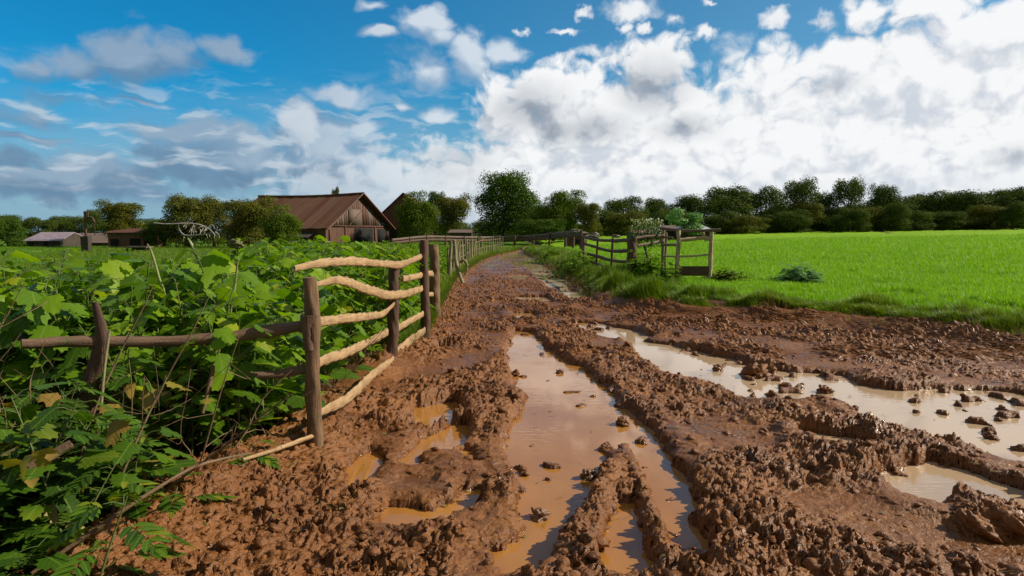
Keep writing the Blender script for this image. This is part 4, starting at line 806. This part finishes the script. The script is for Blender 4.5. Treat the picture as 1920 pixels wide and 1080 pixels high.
clump('weed_clump', 'pale frosty tuft standing alone at the edge of the bright field', 1497, 528, 19.0, .75, .62, 30, 'pinnate', 'pale', 6)
clump('weed_clump', 'bushy green weeds on the verge to the left of the hurdle', 1085, 520, 26, 2.2, .75, 60, 'ovate', 'weed2', 7)
clump('weed_clump', 'long low weeds where the right verge meets the far bend', 1035, 490, 38, 3.0, .7, 60, 'ovate', 'weed2', 8)
# ------------------------------------------------------------------ trees
def crown(seed, n=8000, W=1.0, H=1.0, lobes=26, leaf=.055, low=.06, top=.62, holes=0.0):
    # unit tree: width ~1, height 1; leaf clumps on the skins of many lobes, uneven outline
    rg = np.random.RandomState(seed); C, r = [], []
    for i in range(lobes):
        a = rg.uniform(0, 6.28); t = rg.rand() ** .8; z = low + .05 + (1 - low - .16) * t; prof = math.sqrt(max(0, 1 - ((z - top * .75) / (.62 if z > top * .75 else .75)) ** 2)); q = rg.uniform(.35, .95) * .40 * prof * W
        C.append([q * math.cos(a), q * math.sin(a), z * H]); r.append(rg.uniform(.085, .19) * (.75 + .4 * prof))
    C = np.array(C); r = np.array(r); k = rg.choice(lobes, n, p=r ** 2 / (r ** 2).sum()); d = rg.normal(size=(n, 3)); d /= np.linalg.norm(d, axis=1)[:, None]
    d[:, 2] = np.where((d[:, 2] < 0) & (rg.rand(n) < .45), -d[:, 2], d[:, 2])
    rr = r[k] * rg.uniform(.55, 1.12, n) ** .7 * (1 + .25 * perlin(d[:, 0] * 3 + k, d[:, 1] * 3 + d[:, 2] * 3, seed % 40)); P = C[k] + d * rr[:, None]; P[:, 2] = np.maximum(P[:, 2], .01)
    nrm = d + rg.normal(0, .55, (n, 3)) + [0, 0, .25]; nrm /= np.linalg.norm(nrm, axis=1)[:, None]; ref = rg.normal(size=(n, 3)); A = np.cross(nrm, ref); A /= np.linalg.norm(A, axis=1)[:, None]; B = np.cross(nrm, A); s = leaf * rg.uniform(.5, 1.15, n)[:, None]
    V = np.stack([P - A * s * .5, P - B * s * .38 + nrm * s * .1, P + A * s * .5, P + B * s * .38 - nrm * s * .08], 1).reshape(-1, 3); i = np.arange(n)[:, None] * 4; T = np.concatenate([i + [0, 1, 2], i + [0, 2, 3]]); return V, T, C, r
def tree_proto(name, seed, leafm, n=8000, trunk=True, **k):
    V, T, C, r = crown(seed, n, **k); cm = mesh(name + '_crown', V, T); cm.materials.append(M[leafm]); mb = MB(); rg = np.random.RandomState(seed)
    sweep(mb, [[0, 0, -.02], [.01, 0, .2], [-.005, .01, .45], [.01, 0, .72]], [.034, .026, .018, .006], 8, lump=.2, seed=seed, sub=4, up=(1, 0, 0))
    for j in rg.choice(len(C), 9, replace=False):
        h = rg.uniform(.15, .5); sweep(mb, [[0, 0, h], (np.array([0, 0, h]) + C[j]) / 2 + [0, 0, -.02], C[j]], [.014, .009, .003], 6, sub=3, lump=.2, seed=j)
    tv, tt, tu = pack(mb); tm = mesh(name + '_trunk', tv, tt, tu, True); tm.materials.append(M['bark']); return cm, tm
PR = dict(
    big=tree_proto('b', 1, 'tree1', 30000, lobes=60, leaf=.026, low=.02), brt=tree_proto('c', 2, 'tree2', 22000, lobes=44, leaf=.028, low=.0),
    oli=tree_proto('d', 3, 'tree3', 22000, lobes=40, leaf=.028, low=.0), w1=tree_proto('e', 4, 'tree4', 22000, lobes=40, leaf=.028, low=.0), w2=tree_proto('f', 5, 'tree4', 20000, lobes=32, leaf=.028, low=.0),
    w3=tree_proto('g', 6, 'tree4', 9000, lobes=24, leaf=.030, low=.38, top=.95), dk=tree_proto('h', 8, 'tree1', 18000, lobes=36, leaf=.028, low=.0), ph=tree_proto('i', 9, 'pale', 4000, lobes=18, leaf=.06, low=.0),
    ol2=tree_proto('j', 12, 'tree3', 20000, lobes=46, leaf=.028, low=.0), br2=tree_proto('k', 13, 'tree2', 20000, lobes=32, leaf=.028, low=.0))
def tree(pk, u0, u1, vt, vb, y, label, cat='tree', grp=None, rz=0.0, name='leafy_tree', dep=None, base=None):
    a = dp(u0, vb, y); b = dp(u1, vt, y); w = (b[0] - a[0]); zb = a[2] if base is None else base; h = b[2] - zb
    t = thing(name, label, cat, ((a[0] + b[0]) / 2, y, zb), rz, grp); t.scale = (w * 1.05, (dep or w) * 1.05, h * 1.04)
    for nme, me in zip(('crown', 'trunk'), PR[pk]):
        o = bpy.data.objects.new(nme, me); COL.objects.link(o); o.parent = t
    return t
def build_trees():
    g1 = 'trees around the farm and the end of the lane'
    tree('dk', -25, 52, 411, 470, 78, 'round dark bush at the left photo edge beside the low pinkish roof', 'bush', None, .3, 'round_bush')
    tree('oli', 183, 268, 377, 448, 74, 'domed tree rising directly behind the small brown hut', grp=g1, rz=1)
    tree('w3', 162, 192, 392, 440, 76, 'spindly little tree between the utility pole and the domed tree', grp=g1, rz=2)
    tree('dk', 262, 352, 416, 462, 72, 'dark low hedge bush between the hut and the tall hedge', 'bush', g1, 2, 'round_bush')
    tree('ol2', 302, 400, 374, 466, 70, 'leftmost of the tall olive green trees left of the barn', grp=g1, rz=.5)
    tree('ol2', 362, 440, 377, 466, 72, 'second tall olive green tree left of the barn, darker at the foot', grp=g1, rz=2.2)
    tree('oli', 418, 520, 371, 468, 69, 'tallest olive green tree directly left of the barn roof', grp=g1, rz=3.9)
    tree('brt', 488, 568, 386, 466, 66, 'fresh green bush overlapping the left end of the barn', 'bush', g1, 1, 'round_bush')
    tree('brt', 738, 828, 360, 452, 108, 'light green tree hiding the roof of the second barn', grp=g1, rz=.8)
    tree('dk', 790, 842, 362, 440, 122, 'dark narrow tree peeping above the light green tree', grp=g1, rz=2.8)
    tree('oli', 812, 888, 366, 450, 116, 'olive green tree just left of the biggest tree', grp=g1, rz=4)
    tree('big', 880, 1010, 329, 452, 104, 'biggest tree, dark green and round, standing at the end of the lane', grp=g1, rz=.4)
    tree('brt', 955, 1035, 374, 452, 112, 'green tree just right of the biggest tree', grp=g1, rz=1.7)
    tree('brt', 985, 1090, 362, 450, 100, 'bright green tree between the biggest tree and the yellowish one', grp=g1, rz=2)
    tree('br2', 1025, 1118, 356, 448, 98, 'tall yellow green tree at the right of the lane-end group', grp=g1, rz=3)
    tree('oli', 1075, 1130, 378, 448, 96, 'small yellowing bush at the right foot of the lane-end trees', 'bush', g1, 1.1, 'round_bush')
    tree('dk', 968, 1075, 412, 450, 92, 'black green hedge bush beneath the lane-end trees', 'bush', g1, .2, 'round_bush')
    tree('ph', 1246, 1320, 394, 440, 60, 'light green bush above the small pale roof', 'bush', None, .4, 'pale_bush')
    # the wood: trees one can tell apart, then the even mass behind the field
    gw = 'trees of the wood behind the bright field'; L0 = 'dark green tree in the dense unbroken wood behind the bright field'
    rg = np.random.RandomState(31)
    for i, (u0, u1, vt, y, pk, lb) in enumerate([(1122, 1215, 374, 120, 'w2', 'round headed tree at the left end of the distant wood'), (1195, 1262, 376, 128, 'w1', 'second round tree from the left end of the distant wood'),
            (1240, 1325, 371, 136, 'w1', 'tree of the wood rising behind the light green bush'), (1300, 1420, 355, 128, 'w1', 'broad high tree of the wood above the small pale roof'), (1385, 1485, 357, 132, 'w2', 'broad tree of the wood between the high one and the first airy tree'),
            (1466, 1535, 336, 112, 'w3', 'airy tree standing taller than the wood, leftmost of three'), (1557, 1625, 335, 114, 'w3', 'airy brownish tree standing taller than the wood, middle of three'), (1625, 1685, 346, 116, 'w3', 'smaller airy tree standing above the wood, rightmost of three'), (1515, 1570, 360, 116, 'w3', 'thin see-through tree between the two taller airy trees')]):
        tree(pk, u0, u1, vt, 440, y, lb, 'tree', gw, i * 1.3, 'wood_tree', base=dp(u0, 436, y)[2] - .5)
    k = 0
    for u in range(1470, 2120, 42):
        vt = np.interp(u, [1470, 1600, 1700, 1800, 1900, 2100], [392, 390, 374, 364, 355, 350]) + rg.uniform(-6, 7); y = rg.uniform(118, 132); tree(['w1', 'w2'][k % 2], u - 52 - 12 * (k % 3), u + 48, vt, 440, y, L0, 'tree', gw, rg.uniform(0, 6), 'wood_tree', base=1.6); k += 1
    for u in range(1140, 2100, 38):
        vt = np.interp(u, [1140, 1300, 1340, 2100], [418, 414, 408, 394]) + rg.uniform(-24, 6); y = rg.uniform(102, 114); tree(['w1', 'w2', 'ol2'][k % 3] if k % 4 else 'w1', u - 36 - 8 * (k % 3), u + 34 + 8 * (k % 2), vt, 440, y, 'dark scrub bush in the low unbroken edge of the wood along the field', 'bush', 'scrub along the field edge', rg.uniform(0, 6), 'scrub_bush', base=np.interp(u, [1140, 1340, 2100], [.0, 1.0, 2.2])); k += 1
    for u in range(-60, 330, 44):
        tree(['w1', 'w2'][k % 2], u - 34, u + 34, 407 + rg.uniform(-3, 6), 450, rg.uniform(150, 170), 'small tree in the far hazy line of trees at the left horizon', 'tree', 'far line of trees at the left', rg.uniform(0, 6), 'distant_tree', base=0); k += 1
    for u in range(560, 1130, 60):
        tree(['dk', 'w1'][k % 2], u - 42, u + 42, 420 + rg.uniform(-4, 5), 450, rg.uniform(128, 140), 'dark bush filling the gap low behind the farm trees', 'bush', 'dark bushes low behind the farm', rg.uniform(0, 6), 'hedge_bush', base=0); k += 1
build_trees()
# blossom shrub
def blossom():
    t = thing('flowering_shrub', 'shrub covered in white blossom in front of the dark wood', 'shrub', (0, 0, 0)); rg = np.random.RandomState(4); c = dp(1213, 430, 48); mb = MB()
    for k in range(16):
        a = c + [rg.uniform(-1.1, 1.1), rg.uniform(-.4, .4), -1.4]; b = c + [rg.uniform(-1.2, 1.2), rg.uniform(-.4, .4), rg.uniform(-.2, .75)]; sweep(mb, [a, (a + b) / 2 + [rg.uniform(-.1, .1), 0, 0], b], [.03, .02, .012], 5, sub=2, lump=.2, seed=k)
    mb.build('stem', M['bark'], t); n = 420; P = c + np.stack([rg.uniform(-1.15, 1.15, n), rg.uniform(-.5, .5, n), rg.uniform(-.45, .75, n)], 1); V, T, U = scatter([ovate(.11, 8, .4, .3)], np.zeros(n, int), P, rotmats(rg.uniform(0, 6.28, n), rg.uniform(-1.4, 1.4, n), rg.uniform(0, 6.28, n)), rg.uniform(.6, 1.3, n)); link('blossom', mesh('blossom', V, T, U), M['white'], t)
    n = 900; P = c + np.stack([rg.uniform(-1.2, 1.2, n), rg.uniform(-.5, .6, n), rg.uniform(-1.3, .5, n)], 1); V, T, U = scatter([ovate(.12, 8, .35, .3)], np.zeros(n, int), P, rotmats(rg.uniform(0, 6.28, n), rg.uniform(-1.2, 1.2, n), rg.uniform(0, 6.28, n)), rg.uniform(.6, 1.3, n)); link('foliage', mesh('foliage', V, T, U), M['tree1'], t)
blossom()
# ------------------------------------------------------------------ farm buildings
def barn():
    t = thing('timber_barn', 'large old barn with a long rusty brown roof and a boarded gable facing the lane', 'barn', (-27.2, 100, 0))
    K = np.array([0, 0.]); g = np.array([6.5, 15.0]); W = np.linalg.norm(g); g /= W; l = np.array([-g[1], g[0]]); Ln = 19.6
    P = lambda a, b, z: np.array([*(g * a + l * b), z])
    ze, zr = 2.75, 7.75; ov = .7; sl = (zr - ze) / (W / 2)
    # roof slopes (overhang past walls), slightly sagging ridge
    for side, nm in ((0, 'roof'), (1, 'roof')):
        nb, na = 26, 10; V = []; U = []; rg = np.random.RandomState(side)
        for i in range(nb + 1):
            for j in range(na + 1):
                b = -.9 + (Ln + 1.6) * i / nb; s = j / na; a = (-ov + (W / 2 + ov) * s); z = ze - ov * sl + (zr - ze + ov * sl) * s; z -= .22 * math.sin(math.pi * i / nb) * s; z += rg.uniform(-.03, .03) + .04 * math.sin(i * 2.1)
                if side: a = W - a
                V.append(P(a, b, z + .12)); U.append([b, a])
        idx = np.arange(len(V)).reshape(nb + 1, na + 1); q = np.stack([idx[:-1, :-1], idx[1:, :-1], idx[1:, 1:], idx[:-1, 1:]], -1).reshape(-1, 4)
        V = np.array(V); n = len(V); V2 = V - [0, 0, .14]; mb = MB(); mb.add(V, q, U); mb.add(V2, q[:, ::-1], U)
        ed = list(idx[0]) + list(idx[1:, -1]) + list(idx[-1, ::-1][1:]) + list(idx[::-1, 0][1:-1]); E_ = np.array([[ed[i], ed[(i + 1) % len(ed)], ed[(i + 1) % len(ed)] + n, ed[i] + n] for i in range(len(ed))]); mb.add(np.vstack([V, V2]), E_, np.array(U + U) * .1)
        mb.build(nm, M['rust'], t)
    # ridge cap
    mb = MB(); sweep(mb, [P(W / 2, -.95 + (Ln + 1.7) * k / 8, zr + .2 - .22 * math.sin(math.pi * k / 8)) for k in range(9)], .16, 8, flat=1.3, lump=.15, seed=3); mb.build('ridge', M['rust'], t)
    # walls
    mb = MB(); G = [P(0, 0, -.3), P(W, 0, -.3), P(W, 0, ze), P(W / 2, 0, zr), P(0, 0, ze)]; mb.add(np.array(G), [[0, 1, 2], [0, 2, 3], [0, 3, 4]], [[0, 0], [0, W], [3, W], [8, W / 2], [3, 0]])
    G = [P(0, Ln, -.3), P(W, Ln, -.3), P(W, Ln, ze), P(W / 2, Ln, zr), P(0, Ln, ze)]; mb.add(np.array(G), [[2, 1, 0], [3, 2, 0], [4, 3, 0]]); quad(mb, P(0, Ln, -.3), P(0, 0, -.3), P(0, 0, ze), P(0, Ln, ze)); quad(mb, P(W, 0, -.3), P(W, Ln, -.3), P(W, Ln, ze), P(W, 0, ze)); mb.build('wall', M['barnwood'], t)
    n3 = np.array([-l[0], -l[1], 0.])
    def board(a0, a1, z0, z1, off, mt, nm, th=.06):
        mb = MB(); p = [P(a0, 0, z0), P(a1, 0, z0), P(a1, 0, z1), P(a0, 0, z1)]; p = [q + n3 * off for q in p]; V = np.array(p); V = np.vstack([V, V - n3 * th]); U = [[z0, a0], [z0, a1], [z1, a1], [z1, a0]]
        mb.add(V, [[0, 1, 2, 3], [7, 6, 5, 4], [0, 4, 5, 1], [1, 5, 6, 2], [2, 6, 7, 3], [3, 7, 4, 0]], U + U); return mb.build(nm, M[mt], t)
    # vertical planks of the upper gable, loft door, big dark doorway, posts and a tie beam
    x = .25; rg = np.random.RandomState(5)
    while x < W - .5:
        w = rg.uniform(.45, .8); zt = ze + min(x + w * 0, W - x - w) * sl - .05; lo = 2.9 + rg.uniform(-.1, .1)
        if zt > lo + .3: board(x, x + w - .05, lo, zt, .05 + rg.uniform(0, .04), 'greywood' if rg.rand() < .35 else 'barnwood', 'plank')
        x += w
    d = board(W * .33, W * .53, 2.95, 5.4, .20, 'greywood', 'loft_door'); mb = MB(); p = [P(W * .33, 0, 2.95) + n3 * .24, P(W * .53, 0, 5.35) + n3 * .24]; sweep(mb, p, .07, 5, sub=1); mb.build('ledge', M['barnwood'], d)
    board(-.1, W + .1, 2.7, 2.92, .14, 'barnwood', 'tie_beam'); board(W * .42, W * .72, .0, 2.5, .05, 'black', 'doorway'); board(W * .80, W * .95, .2, 2.4, .05, 'black', 'doorway')
    for a in (.05, .28, .75, .97): board(W * a - .12, W * a + .12, -.2, 2.7, .17, 'barnwood', 'upright')
    board(W * .86, W * .97, 3.15, 3.35, .3, 'bluesign', 'name_plate')
    mb = MB(); sweep(mb, [P(0, 0, ze - .1) + n3 * .95 - P(ov, 0, ov * sl) * [1, 1, 1], P(W / 2, 0, zr + .2) + n3 * .95], .10, 5, flat=.5); mb.build('bargeboard', M['greywood'], t)
    mb = MB(); sweep(mb, [P(W + ov, 0, ze - ov * sl + .05) + n3 * .95, P(W / 2, 0, zr + .2) + n3 * .95], .12, 5, flat=.5); mb.build('bargeboard', M['redwood'], t)
    # dark lean-to along the left side
    mb = MB(); quad(mb, P(-2.4, 1.5, 1.15), P(-.2, 1.5, 1.9), P(-.2, 18, 1.9), P(-2.4, 18, 1.15), .1); mb.build('lean_to_roof', M['darkwall'], t)
M['bluesign'] = plain('blue_sign', (.05, .14, .40), (.07, .18, .45)); M['redwood'] = wood_mat('red_board', (.16, .045, .040), (.22, .07, .06), (.10, .04, .035), gs=.3)
barn()
def simple_house(name, label, cat, u0, u1, vt, ve, vb, y, dep, roofm, wallm, ridge='x', hip=0.0, openings=()):
    a = dp(u0, vb, y); b = dp(u1, vb, y); w = b[0] - a[0]; zt = dp(u0, vt, y)[2]; ze = dp(u0, ve, y)[2]; z0 = -.2
    t = thing(name, label, cat, (a[0], y, 0)); mb = MB()
    if ridge == 'x':
        h = w * hip; r0, r1 = np.array([h, dep / 2, zt]), np.array([w - h, dep / 2, zt]); e = [np.array(p) for p in ([-.2, -.3, ze], [w + .2, -.3, ze], [w + .2, dep + .3, ze], [-.2, dep + .3, ze])]
        quad(mb, e[0], e[1], r1, r0, .08); quad(mb, e[2], e[3], r0, r1, .08)
        if hip: mb.add(np.array([e[1], e[2], r1]), [[0, 1, 2]]); mb.add(np.array([e[3], e[0], r0]), [[0, 1, 2]])
    else:
        r0, r1 = np.array([w / 2, -.3, zt]), np.array([w / 2, dep + .3, zt]); quad(mb, [-.3, -.3, ze], r0, r1, [-.3, dep + .3, ze], .08); quad(mb, r0, [w + .3, -.3, ze], [w + .3, dep + .3, ze], r1, .08)
    mb.build('roof', M[roofm], t); mb = MB(); box(mb, (w / 2, dep / 2, (ze + z0) / 2), (w, dep, ze - z0 - .02))
    for yy in (0, dep):
        if ridge != 'x': mb.add(np.array([[0, yy, ze - .01], [w, yy, ze - .01], [w / 2, yy, zt - .1]]), [[0, 1, 2]])
    if ridge == 'x' and not hip:
        for xx in (0, w): mb.add(np.array([[xx, 0, ze - .01], [xx, dep, ze - .01], [xx, dep / 2, zt - .1]]), [[0, 1, 2]])
    mb.build('wall', M[wallm], t)
    for (f0, f1, h0, h1, nm) in openings: mb = MB(); box(mb, (w * (f0 + f1) / 2, -.03, (h0 + h1) / 2), (w * (f1 - f0), .08, h1 - h0)); mb.build(nm, M['black'], t)
    return t
simple_house('farm_shed', 'long low shed with a faded pinkish roof beside the round dark bush', 'shed', 50, 114, 435, 451, 467, 76, 5, 'roofpink', 'darkwall', openings=[(.08, .2, .3, 1.0, 'window'), (.5, .62, 0, 1.0, 'door')])
simple_house('farm_shed', 'dark weathered shed with a dull roof behind the utility pole', 'shed', 116, 203, 437, 455, 467, 80, 6, 'greywood', 'darkwall', openings=[(.2, .4, .1, .9, 'door')])
simple_house('brick_hut', 'small brown brick hut under the domed tree', 'hut', 203, 270, 428, 436, 462, 71, 4, 'barnwood', 'brick', openings=[(.08, .30, 0, 1.1, 'door'), (.62, .9, 0, 1.15, 'doorway')])
t = simple_house('small_barn', 'second barn with a steep rusty gable roof, mostly hidden by the light green tree', 'barn', 714, 800, 361, 404, 452, 125, 12, 'rust', 'barnwood', ridge='y', openings=[(.2, .5, .2, 2.6, 'door')])
simple_house('cottage', 'small building with a pale grey hipped roof behind the pale stall frame', 'cottage', 1283, 1333, 417, 431, 447, 62, 5, 'roofgrey', 'darkwall', hip=.28, openings=[(.3, .42, .3, .9, 'window')])
simple_house('cottage', 'low building with a dull green roof adjoining the pale roofed cottage', 'cottage', 1240, 1285, 422, 432, 447, 64, 5, 'greywood', 'darkwall', hip=.2, openings=[(.3, .42, .3, .9, 'window')])
simple_house('farm_shed', 'long dark red shed below the white blossom', 'shed', 1188, 1250, 431, 436, 448, 66, 4, 'redwood', 'darkwall', openings=[(.4, .5, 0, .8, 'door')])
simple_house('farm_shed', 'small dark flat roofed shed at the right end of the far rail fence', 'shed', 1066, 1100, 434, 437, 447, 62, 3, 'greywood', 'barnwood', openings=[(.4, .6, 0, 1.1, 'door')])
simple_house('farm_shed', 'low pale roofed shed between the olive tree and the biggest tree', 'shed', 842, 884, 430, 436, 450, 96, 4, 'greywood', 'darkwall', openings=[(.3, .4, 0, 1, 'door')])
def bits():
    t = thing('utility_pole', 'thin dark utility pole with a bulky base standing in the left field', 'pole', (0, 0, 0)); a = dp(163, 478, 55); b = dp(163, 396, 55); post(t, (a[0], 55, 0), b[2], .09, 'postdark', seed=200)
    mb = MB(); box(mb, (a[0], 55, .7), (.55, .5, 1.5), jit=.05, rng=np.random.RandomState(1)); mb.build('base_box', M['darkwall'], t); mb = MB(); sweep(mb, [(a[0] - .1, 55, b[2] - .6), (a[0] + .5, 55, b[2] - .5), (a[0] + .75, 55, b[2] - .9)], .08, 6); sweep(mb, [(a[0] + .2, 55, b[2] - .7), (a[0] + .25, 55, b[2] + .05)], .07, 6, sub=2); mb.build('bracket', M['postdark'], t)
    def bench(label, u0, u1, v, y, th, h):
        a = dp(u0, v, y); b = dp(u1, v, y); w = b[0] - a[0]; t = thing('trestle_table', label, 'table', (a[0], y, 0), grp='tables among the weeds'); mb = MB(); box(mb, (w / 2, 0, a[2]), (w, 1.1, th), jit=.01, rng=np.random.RandomState(2)); mb.build('tabletop', M['greywood'], t)
        for x in (.08, .92):
            for yy in (-.4, .4): mb = MB(); box(mb, (w * x, yy, a[2] / 2 - .05), (.12, .12, a[2] - th)); mb.build('leg', M['darkwall'], t)
        mb = MB(); box(mb, (w / 2, .3, a[2] * .75), (w * .8, .05, a[2] * .4)); mb.build('apron', M['darkwall'], t)
    bench('low grey table in front of the brick hut', 240, 281, 463, 55, .12, 1); bench('pale topped table at the left foot of the barn', 547, 616, 453, 30, .06, 1); bench('small dark table in front of the pale topped table', 553, 574, 467, 22, .06, 1)
    # two white parked vehicles far right of the lane end: low whitish heaps
    for i, (u, v, y, s, lb) in enumerate([(1078, 430, 49, .22, 'heap of pale rubble on the flat roof of the small dark shed'), (1155, 440, 40, .16, 'pale boulder by the far end of the hurdle'), (1112, 440, 44, .28, 'grey brown boulder left of the pale one near the hurdle')]):
        p = dp(u, v + 3, y); o = link('boulder', mesh('boulder', *CL[5 + i][:2], smooth=True), M['rubble']); o.location = p; o.scale = (s * 1.4, s, s); tag(o, lb, 'boulder')
    t = thing('chimney_tree', 'tiny treetop showing above the barn ridge', 'tree', (0, 0, 0))
    p = dp(630, 366, 122); t.location = (p[0], 122, 5.0); t.scale = (1.8, 1.8, p[2] + 1.3 - 5.0); t.name = 'small_tree'
    for nme, me in zip(('crown', 'trunk'), PR['w2']): o = bpy.data.objects.new(nme, me); COL.objects.link(o); o.parent = t
M['rubble'] = plain('rubble', (.12, .10, .08), (.30, .28, .25), 4.0, .8, .05)
bits()
